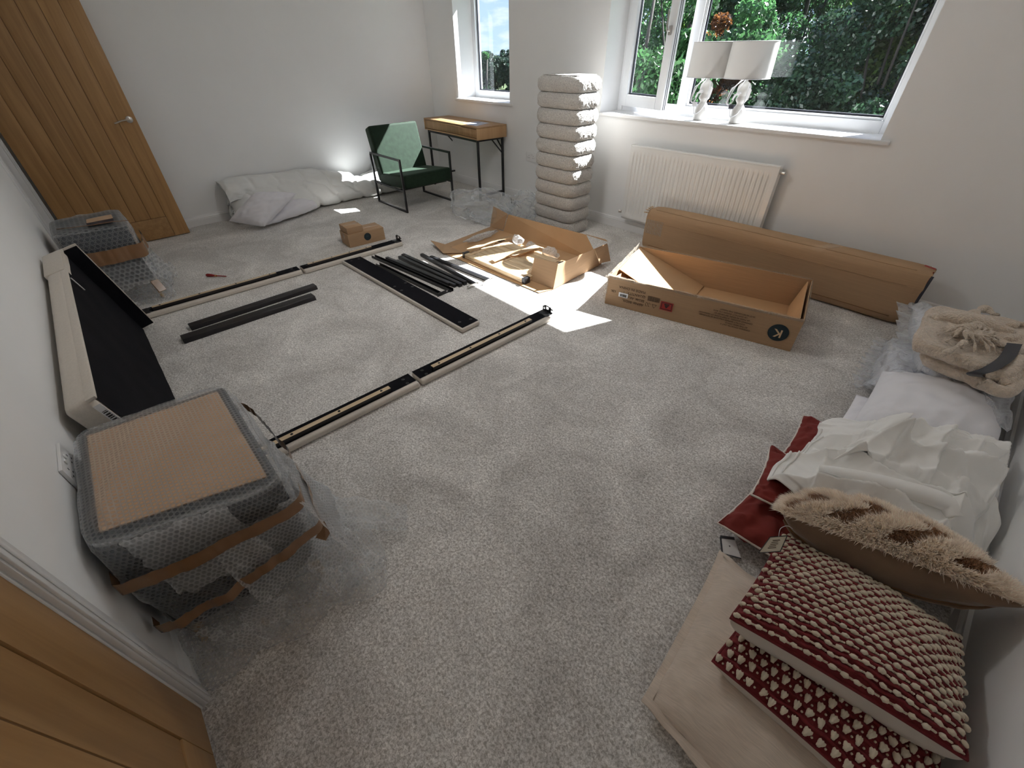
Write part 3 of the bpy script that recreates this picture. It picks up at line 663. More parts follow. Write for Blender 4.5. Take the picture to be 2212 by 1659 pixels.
# ------------------------------------------------------------------ cardboard
m_card = mat('cardboard', (0.40, 0.255, 0.145), 0.8, var=0.06, vscale=5, stretch=(1, 1, 30), bump=0.1, bscale=40, bdist=0.002)
m_cardin = mat('cardboard_inside', (0.47, 0.285, 0.145), 0.8, var=0.05, vscale=6)
m_cardedge = mat('cardboard_cut_edge', (0.62, 0.44, 0.27), 0.85, var=0.15, vscale=200)
m_tape = mat('brown_parcel_tape', (0.235, 0.125, 0.06), 0.22, var=0.12, vscale=9, bump=0.1, bscale=14)
m_cleartape = mat('clear_tape', (0.52, 0.40, 0.28), 0.18, bump=0.5, bscale=60, bdist=0.004)
m_navy = mat('dark_teal_ink', (0.008, 0.022, 0.03), 0.7); m_redl = mat('red_label', (0.36, 0.025, 0.02), 0.6)
m_brownink = mat('brown_print', (0.075, 0.045, 0.028), 0.8)
def barcode(name, m, w, h, mt, parent, seed=1, z=0.0006):
    """bars along local x"""
    g = random.Random(seed); b = MB(); x = 0
    while x < w:
        k = g.choice((0.004, 0.006, 0.010))*w*2.2; 
        if x+k < w: b.box((x, 0, 0), (x+k, h, z), mt)
        x += k+g.choice((0.006, 0.009))*w*2.2
    o = b.build(name, m, parent); o['kind'] = 'stuff'; return o

def open_box(name, label, O, ex, ey, L, W, H, lean=0.0, th=0.004, grp=None):
    """open carton: corner O, length along ex, width along ey"""
    ex = Vector(ex).normalized(); ey = Vector((-ex.y, ex.x, 0)) if ey is None else Vector(ey).normalized()
    t = thing(name, label, 'cardboard box', O+ex*L/2+ey*W/2, group=grp); P = lambda x, y, z: O+ex*x+ey*y+Vector((0, 0, z))
    def wall(nm, a, b_, inw):
        i = inw*th; lo = [a, b_, b_+i, a+i]; o_ = -inw*lean; z = Vector((0, 0, H))
        MB().hexa(lo, [p+z+o_ for p in lo]).build(nm, [m_card], t)
        MB().hexa([p+z+o_ for p in lo], [p+z+o_+Vector((0, 0, 0.0025)) for p in lo]).build('cut_edge', m_cardedge, t)
    return t, P, wall, ex, ey

# carton with the round K mark
KO = at(1306, 655, 0); KR = at(1706, 760, 0); KL = (KR-KO).length
kb, KP, kwall, kex, key = open_box('open_carton', 'open printed carton with a dark round letter mark, in front of the long box', KO, KR-KO, None, KL, 0.655, 0.222)
H = 0.222
MB().hexa([KP(0, 0, 0.002), KP(KL, 0, 0.002), KP(KL, 0.655, 0.002), KP(0, 0.655, 0.002)], [KP(0, 0, 0.007), KP(KL, 0, 0.007), KP(KL, 0.655, 0.007), KP(0, 0.655, 0.007)]).build('bottom', m_cardin, kb)
def kw(nm, x0, x1, y0, y1, z1=H, wob=0.0, sd=0):
    b = MB(); n = 24; ring = []
    for k in range(n+1):
        f = k/n; x = x0+(x1-x0)*f if x1-x0 > 0.02 else x0; y = y0+(y1-y0)*f if y1-y0 > 0.02 else y0
        tx, ty = (0, y1-y0) if x1-x0 > 0.02 else (x1-x0, 0); w = wob*nz((f*6, sd, 0), 1); out = 0.008*math.sin(f*PI)*nz((sd, 3, 1), 1)
        p0 = KP(x, y, 0.007); p1 = KP(x+tx, y+ty, 0.007); dz = Vector((0, 0, z1+w-0.007)); bu = (p1-p0).normalized()*out
        ring.append((p0, p1, p1+dz+bu, p0+dz+bu))
    vs = [q for r in ring for q in r]; fs = []
    for k in range(n):
        a = k*4; c = a+4; fs += [(a, c, c+3, a+3), (a+1, a+2, c+2, c+1), (a+3, c+3, c+2, a+2), (a, a+1, c+1, c)]
    fs += [(0, 3, 2, 1), (n*4, n*4+1, n*4+2, n*4+3)]
    b.add(vs, fs); return b.build(nm, m_card, kb)
kw('front_wall', 0, KL, 0, 0.004, H, 0.004, 1); kw('back_wall', 0, KL, 0.651, 0.655, H, 0.005, 2)
kw('left_wall', 0, 0.004, 0.004, 0.651, H-0.012, 0.006, 3); kw('right_wall', KL-0.004, KL, 0.004, 0.651, H-0.004, 0.004, 4)
# liners inside the short walls, and the loose flap folded in from the left end
MB().hexa([KP(KL-0.07, 0.02, 0.01), KP(KL-0.065, 0.02, 0.01), KP(KL-0.065, 0.635, 0.01), KP(KL-0.07, 0.635, 0.01)], [KP(KL-0.026, 0.02, H-0.01), KP(KL-0.021, 0.02, H-0.01), KP(KL-0.021, 0.635, H-0.01), KP(KL-0.026, 0.635, H-0.01)]).build('end_flap', m_cardin, kb)
q = [KP(0.010, 0.20, H-0.03), KP(0.52, 0.14, 0.012), KP(0.56, 0.648, 0.012), KP(0.008, 0.648, H-0.008)]
MB().sheet(q, 0.004).build('folded_flap', m_cardin, kb)
q = [KP(0.03, 0.02, H-0.02), KP(0.05, 0.02, 0.012), KP(0.05, 0.20, 0.012), KP(0.03, 0.19, H-0.05)]; MB().sheet(q, 0.004).build('end_flap', m_cardin, kb)
# torn clear tape and frayed film along the rim
def film_strip(nm, pts, w, m, parent, sd=0, dirv=(0, 0, 1)):
    b = MB(); n = len(pts)-1; d = Vector(dirv)
    b.grid(lambda a, c: Vector(pts[0]).lerp(Vector(pts[-1]), a) if n == 1 and False else (lambda p: p+d*(c-0.5)*w*(1+0.35*nz((a*12, sd, 0), 1))+Vector((0.004*nz((a*20, c*4, sd), 1), 0.004*nz((a*18, c*4, sd+5), 1), 0.006*nz((a*25, c*3, sd+9), 1))))(smooth_path(pts, 8)[min(int(a*(len(pts)-1)*8+0.5), (len(pts)-1)*8)]), max(12, n*10), 4)
    return b.build(nm, m, parent, smooth=True)
def clear_mat(name, base=0.10, edge=0.55, col=(0.86, 0.88, 0.9), rough=0.12, bump=0.0, bscale=30, tint=(0.97, 0.975, 0.98)):
    m = bpy.data.materials.new(name); m.use_nodes = True; nt = m.node_tree; N, L = nt.nodes, nt.links; N.clear()
    t = N.new('ShaderNodeBsdfTransparent'); t.inputs[0].default_value = (*tint, 1)
    p = N.new('ShaderNodeBsdfPrincipled'); p.inputs['Base Color'].default_value = (*col, 1); p.inputs['Roughness'].default_value = rough; p.inputs['Specular IOR Level'].default_value = 0.9
    lw = N.new('ShaderNodeLayerWeight'); lw.inputs[0].default_value = 0.55
    mr = N.new('ShaderNodeMapRange'); mr.inputs[1].default_value = 0.1; mr.inputs[2].default_value = 0.95; mr.inputs[3].default_value = base; mr.inputs[4].default_value = edge
    L.new(lw.outputs['Facing'], mr.inputs[0]); fac = mr.outputs[0]
    if bump:
        tc = N.new('ShaderNodeTexCoord'); n = N.new('ShaderNodeTexNoise'); n.inputs['Scale'].default_value = bscale; n.inputs['Detail'].default_value = 5; n.inputs['Distortion'].default_value = 1.2
        L.new(tc.outputs['Object'], n.inputs['Vector']); b = N.new('ShaderNodeBump'); b.inputs['Strength'].default_value = bump; b.inputs['Distance'].default_value = 0.02
        L.new(n.outputs['Fac'], b.inputs['Height']); L.new(b.outputs[0], p.inputs['Normal']); L.new(b.outputs[0], lw.inputs['Normal'])
    tl = N.new('ShaderNodeBsdfTranslucent'); tl.inputs[0].default_value = (*col, 1); x0 = N.new('ShaderNodeMixShader'); x0.inputs[0].default_value = 0.35; L.new(p.outputs[0], x0.inputs[1]); L.new(tl.outputs[0], x0.inputs[2])
    x = N.new('ShaderNodeMixShader'); L.new(fac, x.inputs[0]); L.new(t.outputs[0], x.inputs[1]); L.new(x0.outputs[0], x.inputs[2]); link_out(nt, x.outputs[0]); return m
m_film = clear_mat('clear_film', 0.03, 0.40, bump=0.45, bscale=18, rough=0.07)
m_filmtape = clear_mat('clear_tape_film', 0.22, 0.7, col=(0.75, 0.68, 0.58), bump=0.8, bscale=45)
for nm, pts, w, sd in (('tape_edge', [KP(0, -0.003, H-0.002), KP(KL*0.5, -0.003, H-0.002), KP(KL, -0.003, H-0.002)], 0.022, 1), ('tape_edge', [KP(0, 0.658, H), KP(KL*0.5, 0.658, H), KP(KL, 0.658, H)], 0.02, 2),
        ('tape_edge', [KP(-0.004, 0.0, H-0.02), KP(-0.012, 0.33, H-0.02), KP(-0.006, 0.655, H+0.006)], 0.05, 3), ('tape_edge', [KP(KL+0.004, 0, H-0.03), KP(KL+0.007, 0.33, H-0.02), KP(KL+0.004, 0.655, H-0.02)], 0.05, 4),
        ('tape_edge', [KP(-0.003, -0.004, H), KP(-0.006, -0.008, 0.12), KP(-0.008, 0.02, 0.02)], 0.03, 5)):
    film_strip(nm, pts, w, m_filmtape, kb, sd, (0, 0, 1) if sd < 5 else tuple(kex))
# print on the front wall: upside down
def fm(x, z, rot=PI):
    ax = kex*math.cos(rot); m = frame_m(KP(x, -0.004, z), kex if rot == 0 else -kex, (0, 0, 1) if rot == 0 else (0, 0, -1)); return m
for s, x, z, sz in (('MADE IN CHINA', 0.285, 0.158, 0.026), ('QUANTITY:  1', 0.29, 0.126, 0.026), ('SKU#: AK-FPP', 0.287, 0.094, 0.026), ('ASIN#: B0DSL', 0.285, 0.062, 0.026), ('12K', 0.075, 0.115, 0.024)):
    text('printed_text', s, sz, fm(x, z), m_brownink, kb)
b = MB().box((0, 0, 0), (0.068, 0.034, 0.0006), fm(0.165, 0.118)); b.build('barcode_label', m_white, kb)['label'] = 'white barcode label'
barcode('barcode', m_ink, 0.05, 0.02, fm(0.156, 0.108) @ Matrix.Translation((0, 0, 0.0007)), kb, 3); barcode('barcode', m_brownink, 0.085, 0.036, fm(0.39, 0.143), kb, 4)
b = MB()
def tri(cx, cz, r, w):
    pts = [(cx+r*math.sin(2*PI*k/3+PI), cz+r*math.cos(2*PI*k/3+PI)) for k in range(3)]
    for k in range(3):
        a, c = pts[k], pts[(k+1) % 3]; b.bar(KP(a[0], -0.0045, a[1]), KP(c[0], -0.0045, c[1]), w, 0.0008, up=(kex.y, -kex.x, 0))
tri(0.36, 0.078, 0.018, 0.002); b.build('recycling_mark', m_brownink, kb)
b = MB()
for k in (-1, 1): b.tube([KP(0.315+k*0.009+0.007*math.cos(a), -0.0045, 0.078+0.014*math.sin(a)) for a in [j*PI/6*1.0 for j in range(11)]], 0.0011, 4)
b.build('fragile_mark', m_brownink, kb)
MB().box((0, 0, 0), (0.085, 0.062, 0.0008), fm(0.485, 0.128)).build('red_label', m_redl, kb)['label'] = 'red square warning label'
b = MB()
for x0, x1, z0, z1 in ((0.006, 0.079, 0.006, 0.010), (0.006, 0.079, 0.052, 0.056), (0.006, 0.010, 0.010, 0.052), (0.075, 0.079, 0.010, 0.052), (0.026, 0.059, 0.014, 0.024)): b.box((x0, z0, 0.0008), (x1, z1, 0.0012), fm(0.485, 0.128))
b.add([fm(0.485, 0.128) @ Vector(p) for p in ((0.028, 0.026, 0.0013), (0.057, 0.026, 0.0013), (0.0425, 0.047, 0.0013))], [(0, 1, 2)]); b.build('label_print', m_ink, kb)
for k, s in enumerate(('COMPANY IMPORTER UNIT 4', 'AT THE HEAD OFFICE', 'CONTACT EXPRESS WELCOME AS RETURNED', 'COMPANY ADDRESS: 14 FIRST FLOOR OF GREENWAY', 'UK MARK AS GIVEN, RETURNED BY', 'UK CONTACT GOODS LTD, BOX', '25-27 AS RETURNED, THE MARKET')):
    text('printed_text', s, 0.0135, fm(0.98-0.02*(k % 3), 0.072+0.0165*k), m_brownink, kb)
text_z = fm(1.13, 0.108)
MB().lathe([(0.057, 0), (0.057, 0.0008)], 32, m=text_z).build('round_mark', m_navy, kb)['label'] = 'dark round mark with a pale letter'
text('mark_letter', 'K', 0.075, text_z @ Matrix.Translation((0, 0.002, 0.0009)), m_cardedge, kb, 'CENTER', bold=0.0012)

# long box against the window wall, ends bulging
lb = thing('long_carton', 'very long brown carton lying along the wall under the radiator', 'cardboard box', (-1.07, 3.72, 0))
lx0, lx1, ly0, ly1, lh = -2.085, -0.085, 3.555, 3.79, 0.36
def lbf(a, c):
    # a round the section, c along; rounded rectangle section that swells at the middle
    x = lx0+(lx1-lx0)*c; th = 2*PI*a; cs, sn = math.cos(th), math.sin(th); p = 5.0
    r = (abs(cs)**p+abs(sn)**p)**(-1/p); hw, hh = (ly1-ly0)/2, (lh+0.015*c)/2
    e = 1-0.05*max(0, (abs(2*c-1)-0.93)/0.07); y = (ly0+ly1)/2+hw*e*r*cs+0.004*nz((x*3, a*8, 0), 1); z = hh+0.002+hh*e*r*sn+0.006*nz((x*2.2, a*6, 4), 1)
    return Vector((x, y+0.02*(c-0.5), max(0.002, z)))
MB().grid(lbf, 48, 40, True).build('sleeve', m_card, lb, smooth=True)
for c, nm in ((0.0, 'end_panel'), (1.0, 'end_panel')):
    ring = [lbf(k/32, c) for k in range(32)]; o = sum(ring, Vector())/32; s = -1 if c == 0 else 1
    b = MB(); vs = ring+[o+(p-o)*0.97+Vector((s*0.004, 0, 0)) for p in ring]+[o+Vector((s*0.004, 0, 0))]
    fs = []
    for k in range(32):
        k2 = (k+1) % 32; fs += [(k, k2, 32+k2, 32+k), (32+k, 32+k2, 64)]
    b.add(vs, fs).build(nm, m_card, lb)
# crumpled end collar with a dark gap, seam and tape
b = MB()
b.grid(lambda a, c: lbf(a, 0.985+0.022*c)+Vector((0.012*nz((a*22, c*2, 7), 1), 0.006*nz((a*30, c*3, 1), 1), 0.008*nz((a*26, c*3, 2), 1))), 64, 5, True); b.build('crumpled_end', m_card, lb, smooth=True)
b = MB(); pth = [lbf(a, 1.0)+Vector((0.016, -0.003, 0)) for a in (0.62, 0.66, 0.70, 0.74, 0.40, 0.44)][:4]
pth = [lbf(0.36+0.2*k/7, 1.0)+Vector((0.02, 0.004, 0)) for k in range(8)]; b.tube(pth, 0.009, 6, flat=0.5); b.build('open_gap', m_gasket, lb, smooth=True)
b = MB(); b.grid(lambda a, c: lbf(0.055+0.32*a, 0.70+0.035*c-0.12*max(0, a-0.55)**1.5)+Vector((0, -0.0015, 0.0015)), 24, 3); b.build('tape_strip', mat('pale_tape', (0.45, 0.30, 0.18), 0.25, bump=0.2, bscale=15), lb, smooth=True)
b = MB(); b.grid(lambda a, c: lbf(0.03+0.18*a, 0.975+0.03*c)+Vector((0.0, -0.002, 0.002)), 12, 3)
b.build('red_label', m_redl, lb, smooth=True)
for aa, nm in ((0.345, 'crease'), (0.43, 'crease'), (0.60, 'crease')):
    b = MB(); b.tube([lbf(aa, c/30)+Vector((0, -0.0015, 0.0008)) for c in range(1, 30)], 0.0022, 5); b.build(nm, m_card if aa < 0.5 else m_tape, lb, smooth=True)
b = MB(); b.grid(lambda a, c: lbf(0.42+0.10*a, 0.004+0.085*c)+Vector((-0.001, -0.003+0.004*nz((a*9, c*9, 3), 1), 0.001)), 14, 10); b.build('torn_tape', m_filmtape, lb, smooth=True)
b = MB()
for k in range(5): p = lbf(0.30+0.02*k, 0.004); b.tube([p, p+Vector((-0.02, -0.012*k, 0.012)), p+Vector((0.015, -0.01, 0.018))], [0.003, 0.004, 0.001], 5)
b.build('frayed_corner', m_cardedge, lb, smooth=True)

# two stacked small boxes by the far rail
def small_box(label, O, ex, L, W, H, mark, nm='small_box'):
    ex = Vector(ex).normalized(); ey = Vector((-ex.y, ex.x, 0)); t = thing(nm, label, 'cardboard box', O+ex*L/2+ey*W/2, group='small stacked boxes'); P = lambda x, y, z: O+ex*x+ey*y+Vector((0, 0, z))
    MB().hexa([P(0, 0, 0), P(L, 0, 0), P(L, W, 0), P(0, W, 0)], [P(0, 0, H), P(L, 0, H), P(L, W, H), P(0, W, H)]).build('carton', m_card, t, bevel=0.003)
    MB().hexa([P(0, W*0.42, H), P(L, W*0.42, H), P(L, W*0.58, H), P(0, W*0.58, H)], [P(0, W*0.42, H+0.001), P(L, W*0.42, H+0.001), P(L, W*0.58, H+0.001), P(0, W*0.58, H+0.001)]).build('tape_strip', MATS['pale_tape'], t)
    MB().box((-0.001, W*0.42, H*0.55), (0, W*0.58, H), frame_m(O, ex, ey)).build('tape_strip', MATS['pale_tape'], t)
    MB().bar(P(0, W*0.5, H+0.0015), P(L, W*0.5, H+0.0015), 0.002, 0.001).build('seam', m_tape, t)
    if mark:
        mm = frame_m(P(L*0.52, -0.0005, H*0.56), ex, (0, 0, 1)); MB().lathe([(H*0.29, 0), (H*0.29, 0.0008)], 28, m=mm).build('round_mark', m_navy, t)
        text('mark_letter', 'M', H*0.25, mm @ Matrix.Translation((0, 0, 0.0009)), mat('teal_print', (0.03, 0.06, 0.08), 0.7), t, 'CENTER')
    return P
so = at(757, 536, 0); sr = at(833, 517, 0)
small_box('small brown box with a dark round mark, standing behind the far rail', so, sr-so, (sr-so).length, 0.20, 0.122, True)
o2 = so+(sr-so).normalized()*0.0+Vector((-0.012, 0.012, 0.1235)); small_box('smaller taped brown box on top of the box with the dark round mark', o2, (sr-so), 0.158, 0.19, 0.056, False)
# ------------------------------------------------------------------ flattened carton with slats
fo = [Vector((-3.36, 2.285, 0)), Vector((-2.065, 2.315, 0)), Vector((-2.115, 2.985, 0)), Vector((-3.385, 2.93, 0))]
fc = thing('slat_carton', 'flattened brown carton with one raised corner, holding rolled slats and paper strips', 'cardboard box', (-2.72, 2.62, 0))
Zv = lambda z: Vector((0, 0, z))
FH = 0.175
MB().hexa([p+Zv(0.003) for p in fo], [p+Zv(0.007) for p in fo]).build('bottom', m_cardin, fc)
def panel(nm, q, t=0.004, m=m_card): return MB().sheet(q, t).build(nm, m, fc)
panel('right_wall', [fo[1]+Zv(0.007), fo[2]+Zv(0.007), fo[2]+Vector((0.0, 0.05, FH)), fo[1]+Vector((-0.015, 0.055, FH+0.015))])
panel('right_flap', [fo[2]+Vector((0.002, 0.052, FH-0.008)), fo[1].lerp(fo[2], 0.72)+Vector((0.002, 0.05, FH-0.006)), fo[1].lerp(fo[2], 0.76)+Vector((0.05, 0.05, 0.06)), fo[2]+Vector((0.05, 0.06, 0.03))])
panel('back_wall', [fo[2]+Vector((-0.006, 0, 0.007)), fo[3].lerp(fo[2], 0.03)+Zv(0.007), at(1098, 463, 0.172), at(1266, 507, 0.172)], 0.004, m_cardin)
panel('back_flap', [at(1266, 507, 0.172), at(1268, 508, 0.172), at(1312, 522, 0.165), at(1308, 518, 0.17)][:4])
panel('corner_flap', [fo[1]+Vector((-0.005, 0.004, 0.007)), fo[1]+Vector((-0.245, -0.015, 0.007)), at(1155, 556, 0.172), at(1209, 569, 0.185)], -0.004, m_card)
panel('front_wall', [fo[0]+Vector((0.0, -0.002, 0.004)), at(958, 547, 0.004), at(1164, 633, 0.004), fo[1]+Vector((0.0, -0.003, 0.004))], 0.004, m_cardin)
panel('left_wall', [fo[0]+Vector((-0.002, 0, 0.006)), fo[3]+Vector((-0.002, 0, 0.006)), at(1061, 489, 0.012), at(955, 530, 0.02)], -0.004, m_card)
panel('left_flap', [at(960, 528, 0.018), at(930, 520, 0.045), at(957, 547, 0.02), at(1002, 547, 0.012)], 0.004, m_card)
q0 = fo[3]+Vector((-0.006, 0.004, 0.01)); panel('left_back_flap', [at(1059, 490, 0.01), q0+Vector((0.03, 0.01, 0)), at(1097, 462, 0.175), at(1066, 446, 0.175)], 0.004, m_card)
# wooden slats: two layers, eleven side by side
ms = at(1003, 546, 0.06); me_ = at(1130, 600, 0.06); sx = (me_-ms).normalized(); sy = Vector((-sx.y, sx.x, 0)); SL = (me_-ms).length
sl = thing('slat_bundle', 'bundle of pale wooden bed slats lying in the flattened carton', 'bed slats', Vector((ms.x, ms.y, 0.0)))
sb = Vector((ms.x, ms.y, 0.008))
proto = None
for ly in range(2):
    for k in range(8):
        dx = 0.012*((k*7+ly*3) % 3)-0.01; o = sb+sy*(0.062*k)+sx*dx+Zv(0.021*ly)
        MB().hexa([o, o+sx*SL, o+sx*SL+sy*0.058, o+sy*0.058], [p+Zv(0.019) for p in (o, o+sx*SL, o+sx*SL+sy*0.058, o+sy*0.058)]).build('slat', m_pinex, sl, bevel=0.002, seg=1)
for k in (0, 7):
    for e in (0, 1):
        o = sb+sy*(0.062*k+0.029)+sx*(SL*e+(0.008 if e else -0.01)); MB().bar(o-sx*0.022+Zv(0.022), o+sx*0.012+Zv(0.022), 0.064, 0.05).build('end_cap', m_blackm, sl, bevel=0.004)
# webbing across the bundle
for f in (0.07, 0.5, 0.93):
    o = sb+sx*SL*f+Zv(0.0425); MB().bar(o, o+sy*0.49, 0.03, 0.0015).build('webbing', m_cardedge, sl)
slb = thing('slat_bundle', 'second bundle of slats half in shade by the raised corner of the carton', 'bed slats', (-2.45, 2.6, 0.0))
s2 = at(1128, 572, 0.03); s2.z = 0.008
for ly in range(2):
    for k in range(4):
        o = s2+sy*(0.062*k)+sx*(0.01*(k % 2)-0.02)+Zv(0.021*ly); l2 = 0.36
        MB().hexa([o, o+sx*l2, o+sx*l2+sy*0.058, o+sy*0.058], [p+Zv(0.019) for p in (o, o+sx*l2, o+sx*l2+sy*0.058, o+sy*0.058)]).build('slat', m_pinex, slb, bevel=0.002, seg=1)
for k in (0, 3):
    o = s2+sy*(0.062*k+0.029)+sx*l2; MB().bar(o-sx*0.02+Zv(0.022), o+sx*0.012+Zv(0.022), 0.064, 0.05).build('end_cap', m_blackm, slb, bevel=0.004)
slb.location.z = 0; 
# folded kraft paper strips over the slats
m_kraft = mat('kraft_paper', (0.42, 0.27, 0.15), 0.8, var=0.05, vscale=12)
def strip(label, pts, w, sd):
    t = thing('kraft_strip', label, 'paper strip', pts[len(pts)//2], group='folded kraft strips over the slats'); pp = smooth_path(pts, 5); b = MB()
    d = (pts[-1]-pts[0]); d.z = 0; n = Vector((-d.y, d.x, 0)).normalized()
    for k in range(len(pts)-1):
        b.sheet([pts[k]-n*w/2, pts[k+1]-n*w/2, pts[k+1]+n*w/2, pts[k]+n*w/2], 0.003)
    b.build('paper', m_kraft, t)
strip('folded brown paper strip across the slats, nearest the raised back wall', [at(1012, 540, 0.066), at(1045, 528, 0.066), at(1075, 518, 0.085), at(1115, 509, 0.066)], 0.06, 1)
strip('folded brown paper strip across the middle of the slats', [at(1064, 563, 0.066), at(1098, 549, 0.066), at(1130, 543, 0.09), at(1160, 532, 0.075), at(1178, 538, 0.05)], 0.075, 2)
def blob(nm, c, r, m, parent, sd=0, amp=0.35, f=1.6, n=(36, 24), flat=0.0, ex=None):
    b = MB(); c = Vector(c)
    def fn(a, d):
        th = 2*PI*a; ph = PI*(d*0.996+0.002); q = Vector((math.sin(ph)*math.cos(th), math.sin(ph)*math.sin(th), -math.cos(ph)))
        k = 1+amp*(nz(q, f, sd)+0.5*abs(nz(q, f*2.3, sd+4))+0.3*abs(nz(q, f*5, sd+8))-0.25); p = Vector((q.x*r[0], q.y*r[1], q.z*r[2]))*k
        if ex is not None: p = ex @ p
        p = c+p; p.z = max(p.z, flat); return p
    return b.grid(fn, n[0], n[1], True).build(nm, m, parent, smooth=True)
def wrapper(label, c, r, sd, ex):
    t = thing('film_wrapper', label, 'plastic wrapper', c, group='clear wrappers on the slats'); blob('film', c, r, m_film2, t, sd, 0.45, 2.0, (28, 18), 0.02, ex)
m_film2 = clear_mat('shiny_film', 0.35, 0.85, bump=0.9, bscale=40, rough=0.08)
sm3 = Matrix((sx, sy, (0, 0, 1))).transposed()
wrapper('long clear plastic wrapper at the back left end of the slats', at(1040, 511, 0.045), (0.03, 0.20, 0.03), 1, sm3)
wrapper('clear plastic wrapper glinting beside the first paper strip', at(1119, 519, 0.05), (0.06, 0.05, 0.045), 2, sm3)
wrapper('clear plastic wrapper between the two paper strips', at(1147, 531, 0.045), (0.055, 0.04, 0.035), 3, sm3)
wrapper('clear plastic wrapper behind the second bundle of slats', at(1190, 547, 0.06), (0.09, 0.05, 0.045), 4, sm3)

# ------------------------------------------------------------------ green armchair
m_velvet = mat('green_velvet', (0.012, 0.027, 0.015), 0.7, var=0.22, vscale=22, spec=0.2, sheen=0.12, bump=0.1, bscale=200, bdist=0.002)
MATS['green_velvet'].node_tree.nodes['Principled BSDF'].inputs['Sheen Tint'].default_value = (0.55, 0.75, 0.6, 1)
ch = thing('armchair', 'dark green velvet armchair with a thin black metal frame by the desk', 'armchair', (-4.95, 2.89, 0))
cx0, cx1, cy0, cy1, ah = -5.275, -4.615, 2.56, 3.225, 0.55
for y in (cy0, cy1):
    w = 0.02; b = MB(); nm = 'side_frame'
    b.bar((cx0, y, ah), (cx1+w/2, y, ah), w); b.bar((cx1, y, w/2), (cx1, y, ah-w/2), w); b.bar((cx0-w/2, y, w/2), (cx1+w/2, y, w/2), w); b.bar((cx0, y, w), (cx0, y, ah-w/2), w)
    b.bar((cx0, y, 0.235), (cx1, y, 0.235), 0.012, 0.018); b.build(nm, m_blackm, ch)
MB().bar((cx1-0.12, cy0, 0.225), (cx1-0.12, cy1, 0.225), 0.02).build('cross_bar', m_blackm, ch); MB().bar((cx0+0.12, cy0, 0.225), (cx0+0.12, cy1, 0.225), 0.02).build('cross_bar', m_blackm, ch)
ya, yb = cy0+0.018, cy1-0.018
b = MB(); b.hexa([(cx0+0.08, ya, 0.215), (cx1+0.03, ya, 0.255), (cx1+0.03, yb, 0.255), (cx0+0.08, yb, 0.215)], [(cx0+0.08, ya, 0.345), (cx1+0.03, ya, 0.40), (cx1+0.03, yb, 0.40), (cx0+0.08, yb, 0.345)]); b.build('seat', m_velvet, ch, bevel=0.028, seg=4, smooth=True)
b = MB(); b.hexa([(cx0+0.06, ya, 0.235), (cx0+0.185, ya, 0.33), (cx0+0.185, yb, 0.33), (cx0+0.06, yb, 0.235)], [(cx0-0.06, ya-0.005, 0.785), (cx0+0.05, ya-0.005, 0.825), (cx0+0.05, yb+0.005, 0.825), (cx0-0.06, yb+0.005, 0.785)]); b.build('backrest', m_velvet, ch, bevel=0.028, seg=4, smooth=True)

# ------------------------------------------------------------------ small desk
m_dkx = wood_mat('desk_oak_top', (0.37, 0.21, 0.095), (0.50, 0.31, 0.16), 'x', 0.7, 0.5, (0.3, 0.62)); m_dkz = wood_mat('desk_oak_front', (0.37, 0.215, 0.10), (0.48, 0.30, 0.155), 'z', 0.8, 0.5, (0.3, 0.62))
dt = [at(915, 254.5, 0.80), at(1030, 276, 0.80), at(1094, 264.5, 0.80)]; dex = Vector((dt[1].x-dt[0].x, dt[1].y-dt[0].y, 0)); DL = dex.length; dex.normalize(); dey = Vector((-dex.y, dex.x, 0)); DW = 0.425
dk = thing('desk', 'small oak desk with one wide drawer and black metal legs under the narrow window', 'desk', dt[0]*1.0-Zv(0.8)); DO = Vector((dt[0].x, dt[0].y, 0)); dR = frame_m(DO, dex, dey)
def dbox(nm, a, b_, m, bev=0.001, par=None): return MB().box(a, b_, dR).build(nm, m, par or dk, bevel=bev, seg=1)
dbox('top', (0, 0, 0.784), (DL, DW, 0.80), m_dkx); dbox('side_panel', (0, 0, 0.672), (0.016, DW, 0.7835), m_dkz); dbox('side_panel', (DL-0.016, 0, 0.672), (DL, DW, 0.7835), m_dkz)
dbox('base_panel', (0.0165, 0, 0.672), (DL-0.0165, DW, 0.686), m_dkx); dbox('back_panel', (0.0165, DW-0.014, 0.6865), (DL-0.0165, DW, 0.7835), m_dkx)
dbox('drawer', (0.0225, 0.005, 0.6925), (DL-0.0225, 0.014, 0.778), m_dkz, 0.002); dbox('drawer_box', (0.018, 0.016, 0.688), (DL-0.018, 0.34, 0.782), m_gasket)  # black block behind the drawer front paints the shade in its gaps
for x in (0.035, DL-0.035-0.022):
    for y in (0.02, DW-0.045): dbox('leg', (x, y, 0), (x+0.024, y+0.024, 0.671), m_blackm)
b = MB(); b.box((0.035, 0.022, 0.645), (DL-0.035, 0.042, 0.672), dR); b.build('rail', m_blackm, dk); dbox('rail', (0.035, DW-0.043, 0.65), (DL-0.035, DW-0.023, 0.671), m_blackm)
for x in (0.035, DL-0.057): dbox('rail', (x, 0.042, 0.65), (x+0.022, DW-0.045, 0.671), m_blackm); dbox('stretcher', (x, 0.044, 0.05 if x > 0.5 else 0.12), (x+0.022, DW-0.045, 0.075 if x > 0.5 else 0.14), m_blackm)
for x in (0.046, DL-0.046): MB().bar(dR @ Vector((x, DW-0.04, 0.50)), dR @ Vector((x, DW-0.19, 0.655)), 0.012).build('brace', m_blackm, dk)
MB().bar(dR @ Vector((0.05, DW-0.033, 0.54)), dR @ Vector((0.17, DW-0.033, 0.655)), 0.012).build('brace', m_blackm, dk); MB().bar(dR @ Vector((DL-0.05, DW-0.033, 0.54)), dR @ Vector((DL-0.17, DW-0.033, 0.655)), 0.012).build('brace', m_blackm, dk)
